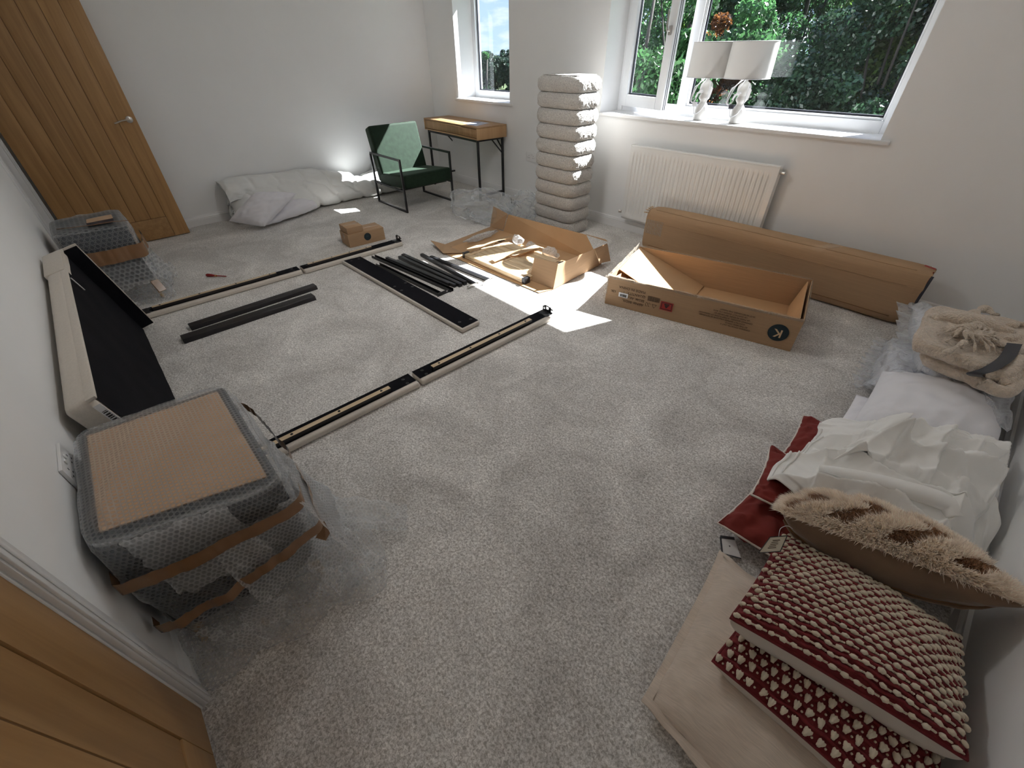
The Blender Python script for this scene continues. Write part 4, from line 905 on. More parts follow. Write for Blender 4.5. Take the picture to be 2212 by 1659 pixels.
lf = thing('leaflet', 'pale printed leaflet lying on the desk top', 'leaflet', dR @ Vector((0.92, 0.12, 0.801)))
q = [at(1001, 267, 0.8012), at(1029, 272.5, 0.8012), at(1058, 265.5, 0.8012), at(1030, 262, 0.8012)]
MB().sheet(q, 0.001).build('sheet', mat('leaflet_paper', (0.42, 0.45, 0.52), 0.45), lf); MB().sheet([p+Zv(0.0012) for p in (q[0].lerp(q[1], .2), q[0].lerp(q[1], .8), q[3].lerp(q[2], .4), q[3].lerp(q[2], .1))], 0.0004).build('printed_panel', mat('leaflet_print', (0.30, 0.34, 0.45), 0.5), lf)

# ------------------------------------------------------------------ boucle column
def boucle_mat():
    m = mat('white_boucle', (0.62, 0.595, 0.565), 0.95, var=0.16, vscale=110, bump=1.0, bscale=105, bdist=0.02, sheen=0.2, detail=2); return m
m_boucle = boucle_mat()
tw = thing('boucle_bench', 'tall white boucle bench stood on end, ribbed into stacked rolls', 'upholstered bench', (-3.09, 3.45, 0))
tb = [Vector((-3.37, 3.275)), Vector((-2.79, 3.275)), Vector((-2.79, 3.635)), Vector((-3.37, 3.635))]
TX, TY, TW, TD, THt, NR = -3.02, 3.452, 0.515, 0.365, 1.312, 11
for i in range(NR):
    z0, z1 = 0.002+THt*i/NR, 0.002+THt*(i+1)/NR; b = MB()
    def rf(a, c, z0=z0, z1=z1, i=i):
        # rounded rectangle section; bulging profile
        th = 2*PI*a; cs, sn = math.cos(th), math.sin(th); p = 5.5; r = (abs(cs)**p+abs(sn)**p)**(-1/p)
        e = math.sqrt(max(0, 1-(2*c-1)**2)); k = 0.030*(e-1); w, d = TW/2+k, TD/2+k
        if i == NR-1 and c > 0.5: k2 = 0.05*(math.sqrt(max(0, 1-((c-0.5)*2)**4))-1); w += k2*0.7; d += k2*0.7
        pos = Vector((TX+w*r*cs, TY+d*r*sn, z0+(z1-z0)*c))
        n = Vector((cs, sn, 0)); return pos+n*(0.004*nz(pos, 28, i)+0.0045*nz(pos, 75, i+3))
    b.grid(rf, 200, 20, True)
    top = [rf(k/200, 1.0) for k in range(200)]; o = len(b.v)
    for ring in (top, [rf(k/200, 0.0) for k in range(200)]):
        o = len(b.v); c_ = sum(ring, Vector())/200; b.v += [tuple(p) for p in ring]+[tuple(c_)]; b.f += [(o+k, o+(k+1) % 200, o+200) for k in range(200)]; b.mi += [0]*200
    b.build('padded_roll', m_boucle, tw, smooth=True, merge=True)
MB().box((TX-TW/2+0.06, TY-TD/2+0.05, THt+0.001), (TX+TW/2-0.06, TY+TD/2-0.05, THt+0.005)).build('end_cover', m_boucle, tw, bevel=0.003)

# ------------------------------------------------------------------ radiator
rd = thing('radiator', 'white ribbed panel radiator on the wall under the wide window', 'radiator', (-1.87, 3.86, 0.14))
rx0, rx1, rz0, rz1, ry0, ry1 = -2.52, -1.21, 0.14, 0.79, 3.80, 3.862
NRIB = 33; xs = []
def rib(x):
    f = ((x-rx0-0.03)/(rx1-rx0-0.06))*NRIB; return f-math.floor(f)
b = MB(); RX = [rx0, rx0+0.015]+[rx0+0.03+(rx1-rx0-0.06)*(k+f)/33 for k in range(33) for f in (0.0, 0.13, 0.2, 0.3, 0.45, 0.62, 0.72, 0.8, 0.9)]+[rx1-0.03, rx1-0.015, rx1]; RNX = len(RX)
def rgrid(a, c): return rfront((RX[int(round(a*(RNX-1)))]-rx0)/(rx1-rx0), c)
def rfront(a, c):
    x = rx0+(rx1-rx0)*a; z = rz0+0.012+(rz1-rz0-0.024)*c; t = rib(x); inset = 0.0
    if 0.02 < a < 0.98:
        e = smooth01((z-rz0-0.05)/0.012)*smooth01((rz1-0.055-z)/0.012); inset = 0.009*e*(0 if t < 0.12 else (smooth01((t-0.12)/0.12) if t < 0.3 else (1 if t < 0.62 else smooth01((0.8-t)/0.16) if t < 0.8 else 0)))
    return Vector((x, ry0+inset, z))
b.grid(rgrid, RNX, 30); b.build('front_panel', m_rad, rd, smooth=True)
b = MB().box((rx0, ry0+0.002, rz1-0.013), (rx1, ry1, rz1)); b.build('top_grille', m_rad, rd, bevel=0.004)
for x0, x1 in ((rx0-0.003, rx0), (rx1, rx1+0.003)): MB().box((x0, ry0+0.001, rz0), (x1, ry1, rz1+0.002)).build('side_panel', m_rad, rd)
MB().box((rx0, ry0+0.014, rz0), (rx1, ry1, rz0+0.012)).build('back_panel', m_rad, rd)
for x, z, k in ((rx0-0.02, rz0+0.045, 0), (rx1+0.02, rz1-0.045, 1)):
    v = MB(); v.tube([(x+0.03 if k == 0 else x-0.03, 3.835, z), (x-0.012 if k == 0 else x+0.012, 3.835, z)], 0.011, 10)
    if k == 0: v.tube([(x-0.012, 3.835, z), (x-0.035, 3.835, z)], [0.014, 0.017], 12)
    else: v.tube([(x, 3.835, z), (x+0.018, 3.835, z)], [0.012, 0.013], 12)
    v.build('valve', m_chrome, rd, smooth=True, angle=0.6)
for x in (rx0+0.2, rx1-0.2): MB().box((x-0.02, ry1-0.0015, rz0+0.1), (x+0.02, YB-0.0005, rz1-0.1)).build('bracket', m_rad, rd)

# ------------------------------------------------------------------ sockets
def socket(label, m, w=0.146, h=0.086, sw=True):
    t = thing('wall_socket', label, 'socket', m.translation); MB().box((-w/2, -h/2, 0.0005), (w/2, h/2, 0.010), m).build('face_plate', m_trim, t, bevel=0.003)
    for k in (-1, 1):
        for px, py, a, b_ in ((0, 0.014, 0.003, 0.008), (-0.011, -0.008, 0.007, 0.0035), (0.011, -0.008, 0.007, 0.0035)):
            MB().box((k*0.036+px-a/2, py-b_/2, 0.0095), (k*0.036+px+a/2, py+b_/2, 0.0108), m).build('pin_slot', m_gasket, t)
        MB().box((k*0.014-0.006, 0.018, 0.0095), (k*0.014+0.006, 0.034, 0.0135), m).build('rocker', m_trim, t, bevel=0.0015, seg=1)
        MB().lathe([(0.003, 0.0099), (0.003, 0.0106)], 8, m=m @ Matrix.Translation((k*0.06, 0, 0))).build('screw', m_chrome, t)
socket('double wall socket left of the boucle bench', frame_m(Vector((-3.92, YB, 0.499)), (1, 0, 0), (0, 0, 1)), 0.17, 0.092)
socket('double wall socket by the close wrapped bedside table', frame_m(Vector((-1.508, YD, 0.543)), (-1, 0, 0), (0, 0, 1)))

# ------------------------------------------------------------------ table lamps
m_shade = mat('lamp_linen', (0.60, 0.59, 0.575), 0.9, trans=0.04, bump=0.15, bscale=400, bdist=0.001)
m_ceram = mat('white_ceramic', (0.50, 0.49, 0.475), 0.5, var=0.02, bump=0.1, bscale=40, bdist=0.004)
m_cord = mat('white_cable', (0.62, 0.62, 0.65), 0.4)
def lamp(label, px, rot, plug):
    c = at(px[0], px[1], SZ+0.0005); c.y = 4.012; t = thing('table_lamp', label, 'table lamp', c, group='lamps on the window board'); X, Y, Z = c
    prof = [(0.030, 0.0), (0.049, 0.002), (0.052, 0.01), (0.053, 0.06), (0.049, 0.09), (0.036, 0.112), (0.027, 0.122), (0.026, 0.132), (0.030, 0.14), (0.040, 0.152), (0.040, 0.166), (0.034, 0.180), (0.036, 0.188), (0.045, 0.204), (0.049, 0.225), (0.046, 0.246), (0.034, 0.263), (0.018, 0.272), (0.012, 0.276), (0.012, 0.30)]
    MB().lathe([(r, h) for r, h in prof], 28, c=(X, Y, Z)).build('base', m_ceram, t, smooth=True, angle=1.2)
    MB().lathe([(0.014, 0.30), (0.016, 0.302), (0.016, 0.345), (0.010, 0.347)], 14, c=(X, Y, Z)).build('bulb_holder', m_cord, t, smooth=True, angle=0.6)
    s0, s1, R0, R1 = 0.295, 0.515, 0.163, 0.158; zz = 0
    b = MB(); b.grid(lambda a, d: Vector((X+(R0+(R1-R0)*d)*math.cos(2*PI*a), Y-0.012+(R0+(R1-R0)*d)*math.sin(2*PI*a), Z+s0+(s1-s0)*d)), 64, 6, True); b.build('shade', m_shade, t, smooth=True)
    for r, h in ((R0, s0), (R1, s1)): MB().tube([(X+r*math.cos(2*PI*k/48), Y-0.012+r*math.sin(2*PI*k/48), Z+h) for k in range(48)], 0.0022, 6, closed=True).build('shade_ring', m_cord, t, smooth=True)
    b = MB()
    for k in range(3): b.tube([(X, Y-0.004, Z+0.343), (X+R0*0.98*math.cos(2*PI*k/3+rot), Y-0.012+R0*0.98*math.sin(2*PI*k/3+rot), Z+s0+0.006)], 0.0018, 5)
    b.build('shade_carrier', m_chrome, t)
    g = random.Random(int(rot*10)); b = MB()   # cable tied round the stem
    for k in range(3):
        w = g.uniform(0.008, 0.02); pts = [Vector((X-0.012+0.01*k, Y-0.028, Z+0.30)), Vector((X-0.035-w, Y-0.054, Z+0.245)), Vector((X-0.06-w*1.2, Y-0.05, Z+0.18+0.02*k)), Vector((X-0.072-w, Y-0.052, Z+0.135)), Vector((X-0.05, Y-0.058, Z+0.13)), Vector((X-0.03, Y-0.055, Z+0.19)), Vector((X-0.004, Y-0.056, Z+0.25)), Vector((X+0.01, Y-0.025, Z+0.302))]
        b.tube(smooth_path(pts, 6), 0.0032, 6)
    b.tube(smooth_path([Vector((X-0.055, Y-0.054, Z+0.14)), Vector((X-0.04, Y-0.058, Z+0.08)), Vector((X-0.025, Y-0.061, Z+0.045)), Vector((X+0.02, Y-0.060, Z+0.07)), Vector((X+0.04, Y-0.052, Z+0.115)), Vector((X+0.05, Y-0.048, Z+0.17)), Vector((X+0.045, Y-0.035, Z+0.262))], 6), 0.0032, 6)
    b.build('cable', m_cord, t, smooth=True)
    MB().box((X-0.058, Y-0.068, Z+0.10), (X-0.020, Y-0.048, Z+0.128)).build('plug', m_gasket if plug else m_cord, t, bevel=0.005)
    MB().tube([(X-0.004+0.012, Y-0.059, Z+0.205), (X-0.03, Y-0.064, Z+0.19), (X-0.044, Y-0.06, Z+0.16)], [0.010, 0.012, 0.008], 8, flat=0.6).build('inline_switch', m_cord, t, smooth=True)
    MB().sheet([(X+0.045, Y-0.02, Z+0.16), (X+0.06, Y-0.022, Z+0.16), (X+0.068, Y-0.02, Z+0.225), (X+0.046, Y-0.02, Z+0.235)], 0.001).build('swing_tag', m_white, t)
lamp('white ceramic table lamp with plain cord, left one on the window board', (1530, 255), 0.4, False)
lamp('white ceramic table lamp with a black plug hanging, right one on the window board', (1616, 260), 1.3, True)
# ------------------------------------------------------------------ bubble wrapped bedside tables
def bubble_mat(name, pitch, ring=0.32, dome=0.19):
    m = bpy.data.materials.new(name); m.use_nodes = True; nt = m.node_tree; N, L = nt.nodes, nt.links; N.clear()
    uv = N.new('ShaderNodeUVMap'); sc_ = N.new('ShaderNodeVectorMath'); sc_.operation = 'SCALE'; sc_.inputs['Scale'].default_value = 1/pitch; L.new(uv.outputs[0], sc_.inputs[0])
    dist = []
    for off in ((0, 0, 0), (0.5, 0.8660254, 0)):
        a = N.new('ShaderNodeVectorMath'); a.operation = 'ADD'; a.inputs[1].default_value = off; L.new(sc_.outputs[0], a.inputs[0])
        w = N.new('ShaderNodeVectorMath'); w.operation = 'WRAP'; w.inputs[1].default_value = (0.5, 0.8660254, 1); w.inputs[2].default_value = (-0.5, -0.8660254, -1); L.new(a.outputs[0], w.inputs[0])
        l = N.new('ShaderNodeVectorMath'); l.operation = 'LENGTH'; L.new(w.outputs[0], l.inputs[0]); dist.append(l.outputs['Value'])
    mn = N.new('ShaderNodeMath'); mn.operation = 'MINIMUM'; L.new(dist[0], mn.inputs[0]); L.new(dist[1], mn.inputs[1])
    # opacity: pale ring round each bubble, clearer dome
    r = N.new('ShaderNodeValToRGB'); e = r.color_ramp.elements; e[0].position = 0.0; e[0].color = (dome*0.75,)*3+(1,); e[1].position = 0.58; e[1].color = (dome*1.25,)*3+(1,)
    for p_, v in ((0.26, dome*0.75), (0.36, ring*0.8), (0.44, ring), (0.49, dome*1.35)): k = e.new(p_); k.color = (v, v, v, 1)
    L.new(mn.outputs[0], r.inputs[0])
    hr = N.new('ShaderNodeMapRange'); hr.interpolation_type = 'SMOOTHSTEP'; hr.inputs[1].default_value = 0.12; hr.inputs[2].default_value = 0.46; hr.inputs[3].default_value = 1; hr.inputs[4].default_value = 0; L.new(mn.outputs[0], hr.inputs[0])
    bp = N.new('ShaderNodeBump'); bp.inputs['Strength'].default_value = 0.9; bp.inputs['Distance'].default_value = pitch*0.3; L.new(hr.outputs[0], bp.inputs['Height'])
    tc = N.new('ShaderNodeTexCoord'); n = N.new('ShaderNodeTexNoise'); n.inputs['Scale'].default_value = 19; n.inputs['Detail'].default_value = 6; L.new(tc.outputs['Object'], n.inputs['Vector'])
    b2 = N.new('ShaderNodeBump'); b2.inputs['Strength'].default_value = 0.9; b2.inputs['Distance'].default_value = 0.03; L.new(n.outputs['Fac'], b2.inputs['Height']); L.new(bp.outputs[0], b2.inputs['Normal'])
    t = N.new('ShaderNodeBsdfTransparent'); t.inputs[0].default_value = (0.97, 0.975, 0.98, 1)
    p = N.new('ShaderNodeBsdfPrincipled'); p.inputs['Base Color'].default_value = (0.92, 0.93, 0.94, 1); p.inputs['Roughness'].default_value = 0.13; p.inputs['Specular IOR Level'].default_value = 0.8; L.new(b2.outputs[0], p.inputs['Normal'])
    lw = N.new('ShaderNodeLayerWeight'); lw.inputs[0].default_value = 0.4; mx = N.new('ShaderNodeMath'); mx.operation = 'MULTIPLY_ADD'; mx.inputs[1].default_value = 0.55; mx.use_clamp = True
    pw_ = N.new('ShaderNodeMath'); pw_.operation = 'POWER'; pw_.inputs[1].default_value = 1.6; L.new(lw.outputs['Facing'], pw_.inputs[0]); L.new(pw_.outputs[0], mx.inputs[0]); L.new(r.outputs[0], mx.inputs[2])
    tl = N.new('ShaderNodeBsdfTranslucent'); tl.inputs[0].default_value = (0.92, 0.93, 0.94, 1); x0 = N.new('ShaderNodeMixShader'); x0.inputs[0].default_value = 0.6; L.new(p.outputs[0], x0.inputs[1]); L.new(tl.outputs[0], x0.inputs[2])
    x = N.new('ShaderNodeMixShader'); L.new(mx.outputs[0], x.inputs[0]); L.new(t.outputs[0], x.inputs[1]); L.new(x0.outputs[0], x.inputs[2]); link_out(nt, x.outputs[0]); return m
m_bub = bubble_mat('bubble_wrap_small', 0.0135); m_bubW = bubble_mat('bubble_wrap_folded', 0.0135, 0.62, 0.46); m_bubLW = bubble_mat('bubble_wrap_large_folded', 0.031, 0.55, 0.4); m_bubL = bubble_mat('bubble_wrap_large', 0.031, 0.36, 0.15)
m_charc = mat('charcoal_panel', (0.045, 0.052, 0.062), 0.6, var=0.1, vscale=30); m_tan = mat('tan_card_sheet', (0.50, 0.34, 0.22), 0.75, var=0.05, vscale=8)
m_legw = wood_mat('light_wood_leg', (0.42, 0.29, 0.15), (0.5, 0.36, 0.2), 'z')

def wrapped_table(label, top, bot, pitch, m_b, seed, bands, hem, tan=True):
    """top, bot: quads (back -x, back +x, front +x, front -x); wrap is a loose translucent skin around the body"""
    ctr = sum((Vector(p) for p in top), Vector())/4; t = thing('bedside_table', label, 'bedside table', (ctr.x, ctr.y, 0), group='bedside tables wrapped in bubble wrap')
    T = [Vector(p) for p in top]; B = [Vector(p) for p in bot]
    def shr(q, k): c = sum(q, Vector())/4; return [c+(p-c)*k for p in q]
    MB().hexa(shr(B, 0.95), [p-Zv(0.002) for p in shr(T, 0.955)]).build('body', m_charc, t, bevel=0.018, seg=3)
    if tan:
        s = shr(T, 0.84); s = [p+Zv(-0.001) for p in s]; MB().sheet(s, 0.004).build('top_sheet', m_tan, t)['label'] = 'tan card sheet laid on the top'
    for k in range(4):
        p = shr(B, 0.82)[k]; q = shr(B, 0.88)[k]; MB().tube([p, Vector((q.x, q.y, 0.001))], [0.017, 0.011], 10).build('leg', m_legw, t, smooth=True, angle=0.8)
    # --- skin
    def per(a, p=9.0):
        th = 2*PI*a-PI*0.75; cs, sn = math.cos(th), math.sin(th); r = (abs(cs)**p+abs(sn)**p)**(-1/p); return r*cs, r*sn
    def bl(q, u, v): a, b = (u+1)/2, (v+1)/2; return q[0]*(1-a)*(1-b)+q[1]*a*(1-b)+q[2]*a*b+q[3]*(1-a)*b
    zt = max(p.z for p in T)
    def skin(a, c, extra=0.0):
        """c: 1 at the top edge, 0 at body bottom, -1 at the hem"""
        u, v = per(a); cc = max(0, c); P = bl(B, u, v).lerp(bl(T, u, v), cc); o = Vector(P)-bl(B, 0, 0).lerp(bl(T, 0, 0), cc); o.z = 0; o.normalize()
        loose = 0.006+0.03*(1-cc)**1.2; w = nz((u*3.1, v*3.1, c*2.2), 1, seed)+0.6*abs(nz((u*6, v*6, c*5), 1, seed+3))+0.35*abs(nz((u*14, v*14, c*9), 1, seed+5))
        out = 0.012+loose*w+extra; rz = 1.0
        if c > 0.93: out -= 0.012*(c-0.93)/0.07
        z = P.z
        if c < 0:
            f = -c; hp_ = hem(u, v); out += hp_*smooth01(f)*1.0+0.02*f*nz((u*7, v*7, 1), 1, seed+9); z = P.z*(1-smooth01(f*1.05))+0.012+0.015*f*abs(nz((u*9, v*9, f*4), 1, seed))
        q = P+o*out; q.z = max(0.006, z); 
        q.y = max(q.y, YD+0.018); return q
    b = MB(); NA = 150
    b.grid(lambda a, c: skin(a, 1-c*2.0), NA, 54, True)
    n0 = len(b.v)
    def cap(a, c):
        e = skin(a, 1.0); m_ = bl(T, 0, 0)+Zv(0.012); k = c; p = e.lerp(m_, k); u, v = per(a); s = 1-k
        p.z += 0.010*smooth01(k*6)+0.004*nz((p.x*9, p.y*9, 0), 1, seed)*min(1, k*5)+0.010*max(0, 1-abs((p-bl(T, -1, -0.1)).dot(Vector((0.35, 1, 0)).normalized())*26))*min(1, k*5); return p
    b.grid(cap, NA, 16, True)
    o = b.build('bubble_wrap', m_b, t, smooth=True, merge=True, boxuv=True)
    for (z0, z1, h, a0, a1, ex) in bands:
        s = MB()
        def bf(a, c, z0=z0, z1=z1, h=h, a0=a0, a1=a1):
            aa = a0+(a1-a0)*a; z = z0+(z1-z0)*a; u, v = per(aa); zb = bl(B, u, v).z; zt_ = bl(T, u, v).z; cc = (z+(c-0.5)*h-zb)/(zt_-zb); q = skin(aa, (z-zb)/(zt_-zb), 0.034+ex); q2 = skin(aa, cc, 0.034+ex)
            q2.x = 0.6*q.x+0.4*q2.x; q2.y = 0.6*q.y+0.4*q2.y; q2.z = z+(c-0.5)*h+0.003*nz((aa*40, c*3, seed), 1); return q2
        s.grid(bf, 70, 5); s.build('tape_band', m_tape, t, smooth=True)
    return t, skin
def loose_sheet(nm, q, m, parent, sd, amp=0.02, n=(36, 20), fall=0.0, curl=0.0):
    q = [Vector(p) for p in q]; b = MB()
    def f(a, c):
        p = q[0].lerp(q[1], a).lerp(q[3].lerp(q[2], a), c); w = amp*(nz((a*4, c*3, sd), 1)+0.6*abs(nz((a*9, c*6, sd+3), 1))+0.3*abs(nz((a*20, c*11, sd+6), 1)))
        e = min(a, 1-a, c, 1-c); p = p+Vector((0.5*w*nz((a*3, c*3, 8), 1, sd), 0.5*w*nz((c*3, a*3, 2), 1, sd), w))
        p += Vector((0.012*nz((a*11, c*2, sd), 1), 0.012*nz((c*11, a*2, sd+1), 1), 0))*(1 if e < 0.06 else 0.3); p.z = max(0.004, p.z); return p
    b.grid(f, *n); return b.build(nm, m, parent, smooth=True, boxuv=True)

def hem_near(u, v): return 0.055+0.07*smooth01((u+0.2)/1.0)*(0.6+0.5*abs(math.sin(v*4+1)))+0.09*smooth01((v-0.4)/0.6)*smooth01((u+0.6)/1.2)
nt_, nskin = wrapped_table('close bedside table in bubble wrap and brown tape, its tan top sheet showing through',
    [(-1.655, -0.388, 0.555), (-1.115, -0.398, 0.555), (-1.035, 0.045, 0.515), (-1.635, 0.045, 0.54)],
    [(-1.64, -0.385, 0.11), (-1.075, -0.39, 0.11), (-1.02, 0.04, 0.11), (-1.62, 0.04, 0.11)], 0.0135, m_bub, 3,
    [(0.425, 0.435, 0.047, 0.235, 0.53, 0.0), (0.235, 0.335, 0.042, 0.24, 0.56, 0.016), (0.32, 0.40, 0.042, 0.56, 0.80, 0.012)], hem_near)
# loose flaps and tails of the wrap
loose_sheet('wrap_tail', [(-1.28, 0.17, 0.10), at(880, 1090, 0.03), at(882, 1144, 0.03), (-1.10, 0.12, 0.10)], m_bubW, nt_, 11, 0.03)
loose_sheet('wrap_tail', [(-1.12, 0.13, 0.16), (-0.93, 0.20, 0.02), (-0.90, 0.02, 0.02), (-1.0, -0.02, 0.18)], m_bubW, nt_, 12, 0.05)
loose_sheet('wrap_tail', [(-1.05, -0.36, 0.11), (-0.98, -0.10, 0.13), at(620, 1352, 0.02), at(556, 1416, 0.015)], m_bubW, nt_, 13, 0.045)
loose_sheet('wrap_flap', [nskin(0.28, 1.0, 0.012), nskin(0.42, 1.0, 0.012), nskin(0.44, 0.42, 0.03), nskin(0.30, 0.50, 0.03)], m_bubW, nt_, 14, 0.02)
loose_sheet('wrap_flap', [nskin(0.36, 0.78, 0.02), nskin(0.50, 0.80, 0.02), nskin(0.51, 0.10, 0.05), nskin(0.38, 0.12, 0.05)], m_bubW, nt_, 15, 0.035)
loose_sheet('wrap_flap', [nskin(0.50, 0.9, 0.015), nskin(0.60, 0.9, 0.015), nskin(0.62, -0.4, 0.06), nskin(0.50, -0.5, 0.07)], m_bubW, nt_, 16, 0.045)
loose_sheet('wrap_flap', [nskin(0.60, 0.6, 0.02), nskin(0.74, 0.6, 0.02), nskin(0.74, -0.7, 0.03), nskin(0.60, -0.6, 0.05)], m_bubW, nt_, 17, 0.04)
MB().sheet([at(700, 1125, 0.30), at(714, 1150, 0.24), at(704, 1168, 0.22), at(682, 1162, 0.24)], 0.001).build('tape_end', m_tape, nt_)

def hem_far(u, v): return 0.035+0.04*abs(math.sin(u*3+v*2))
ft_, fskin = wrapped_table('far bedside table in large bubble wrap with one wide brown tape band',
    [(-4.55, -0.355, 0.555), (-4.085, -0.345, 0.555), (-4.065, 0.055, 0.54), (-4.61, 0.06, 0.55)],
    [(-4.55, -0.355, 0.155), (-4.07, -0.345, 0.155), (-4.05, 0.05, 0.155), (-4.60, 0.055, 0.155)], 0.031, m_bubL, 8,
    [(0.385, 0.385, 0.095, 0.235, 0.66, 0.0)], hem_far, tan=False)
MB().sheet([at(186, 482, 0.573), at(244, 471, 0.573), at(246, 478, 0.573), at(190, 488, 0.573)], 0.002).build('black_sticker', m_gasket, ft_)['label'] = 'black label under the wrap'
MB().sheet([at(186, 474, 0.574), at(240, 463, 0.574), at(244, 471, 0.574), at(187, 482, 0.574)], 0.002).build('tan_sticker', m_tan, ft_)['label'] = 'tan label under the wrap'
MB().tube([at(122, 495, 0.578), at(150, 492, 0.578), at(200, 486, 0.578), at(240, 479, 0.578), at(280, 476, 0.57)], 0.005, 6, flat=0.4).build('red_strap', m_tape, ft_, smooth=True)
loose_sheet('wrap_flap', [fskin(0.27, 0.66, 0.01), fskin(0.5, 0.66, 0.01), fskin(0.5, -0.2, 0.045), fskin(0.28, -0.3, 0.03)], m_bubLW, ft_, 21, 0.03)
loose_sheet('wrap_tail', [fskin(0.52, 0.5, 0.03), at(380, 580, 0.16), at(386, 604, 0.10), fskin(0.5, 0.0, 0.05)], m_bubLW, ft_, 22, 0.05)
loose_sheet('wrap_flap', [fskin(0.48, 0.55, 0.02), fskin(0.62, 0.55, 0.02), fskin(0.62, -0.5, 0.05), fskin(0.48, -0.3, 0.05)], m_bubLW, ft_, 23, 0.04)
MB().bar(at(352, 628, 0.10), at(333, 606, 0.17), 0.05, 0.012).build('tape_end', m_tape, ft_)

# ------------------------------------------------------------------ duvet and pillows at the left wall
m_duvet = mat('white_duvet', (0.74, 0.745, 0.73), 0.8, bump=0.12, bscale=60, bdist=0.004, sheen=0.2)
m_pill = mat('white_pillow_cotton', (0.74, 0.73, 0.77), 0.85, bump=0.06, bscale=120, bdist=0.003)
dv = thing('duvet', 'long white quilted duvet bundled on the carpet along the left wall', 'duvet', (-5.62, 2.0, 0))
def duv(a, c):
    y = 0.99+2.3*c; th = 2*PI*a; cs, sn = math.cos(th), math.sin(th); p = 2.8; r = (abs(cs)**p+abs(sn)**p)**(-1/p)
    end = min(1, math.sqrt(max(0, 1-(max(0, 0.10-c)/0.10)**2))) * min(1, math.sqrt(max(0, 1-(max(0, c-0.93)/0.07)**2)))
    ht = (0.160+0.010*math.sin(c*7+0.5)-0.035*smooth01((c-0.35)/0.3)+0.03*smooth01((c-0.7)/0.25))*(0.55+0.45*end); wd = (0.185+0.02*math.sin(c*9)+0.03*smooth01((c-0.5)/0.2))*(0.6+0.4*end)
    q = c*8.2+0.35*math.sin(a*6); seam = abs(q-round(q)); pu = 1-0.13*math.exp(-(seam/0.09)**2)
    k = pu*(1+0.10*nz((cs*1.5, sn*1.5, c*9), 1, 3)+0.05*abs(nz((cs*4, sn*4, c*24), 1, 5)))
    return Vector((max(XA+0.018, -5.655+0.03*math.sin(c*6)+wd*r*cs*k), y+0.02*nz((cs, sn, c*8), 1), max(0.004, ht+ht*r*sn*k)))
b = MB(); b.grid(duv, 72, 150, True)
for c in (0.0, 1.0):
    rg = [duv(k/72, c) for k in range(72)]; o = len(b.v); b.v += [tuple(p) for p in rg]+[tuple(sum(rg, Vector())/72+Vector((0, -0.03 if c == 0 else 0.02, 0)))]; b.f += [(o+k, o+(k+1) % 72, o+72) for k in range(72)]; b.mi += [0]*72
b.build('bundle', m_duvet, dv, smooth=True, merge=True)
def flap(a, c):
    y = 0.98+1.45*c; x0 = XA+0.022; q = c*5.2; seam = abs(q-round(q)); pu = 1-0.5*math.exp(-(seam/0.07)**2)
    e = a; droop = 0.0; top = 0.405-0.11*smooth01((c-0.55)/0.45)+0.012*math.sin(c*10)
    low = 0.235+0.05*math.sin(c*8+0.6)-0.16*smooth01((c-0.5)/0.5); x = x0+0.33*math.sin(e*PI/2)**0.9*(1-0.04*c)+0.028*pu*math.sin(e*PI); z = top+(low-top)*e**1.7+0.03*pu*math.sin(e*PI)
    z += 0.012*nz((a*5, c*16, 2), 1); x += 0.010*nz((a*7, c*20, 4), 1); return Vector((x, y, z))
b = MB(); b.grid(flap, 30, 110); b.grid(lambda a, c: flap(1-a, c)+Vector((0.0, 0, -0.034 if 0.03 < a < 0.97 else -0.012)), 30, 110)
b.build('folded_layer', m_duvet, dv, smooth=True)
b = MB(); b.tube([flap(1.0, k/60)+Vector((0.004, 0, -0.01)) for k in range(61)], 0.007, 6); b.build('piping', m_duvet, dv, smooth=True)
def pillow(nm, label, q, tu, td, m, cat='pillow', wr=0.02, sd=1, pinch=0.07, group=None, n=44, pw=0.55, ex=2.4, sag=None, pipe=None, pr=0.004, rc=0.0):
    c = sum((Vector(p) for p in q), Vector())/4; zmin = min(Vector(p).z for p in q)
    t = thing(nm, label, cat, (c.x, c.y, max(0, zmin-td)), group=group); f = cushion_fn(q, tu, td, pinch, ex, pw, wr, sd, sag, rc=rc); build_cushion('cover', f, m, t, n)
    if pipe: MB().tube(seam_path(f, 26), pr, 6, closed=True).build('piping', pipe, t, smooth=True)
    return t, f
def floorclamp(z0=0.004, yb=None, xc=None, xa=None):
    def s(p, u, v, side):
        p.z = max(p.z, z0+0.002*(1+u)); 
        if xc is not None: p.x = min(p.x, xc)
        if xa is not None: p.x = max(p.x, xa)
        return p
    return s
pillow('pillow', 'white pillow leaning on the duvet, left of the two at the left wall', [at(488, 480, 0.09), at(572, 494, 0.04), at(648, 414, 0.29), at(552, 412, 0.36)], 0.10, 0.05, m_pill, wr=0.01, sd=4, pw=0.5, ex=2.4, rc=0.10, sag=floorclamp(xa=XA+0.02))
pillow('pillow', 'white pillow flat on the carpet, right of the two at the left wall', [at(562, 492, 0.04), at(692, 448, 0.04), at(672, 424, 0.13), at(595, 438, 0.15)], 0.10, 0.04, m_pill, wr=0.009, sd=7, pw=0.42, ex=2.0, sag=floorclamp(), pinch=0.03, rc=0.10)

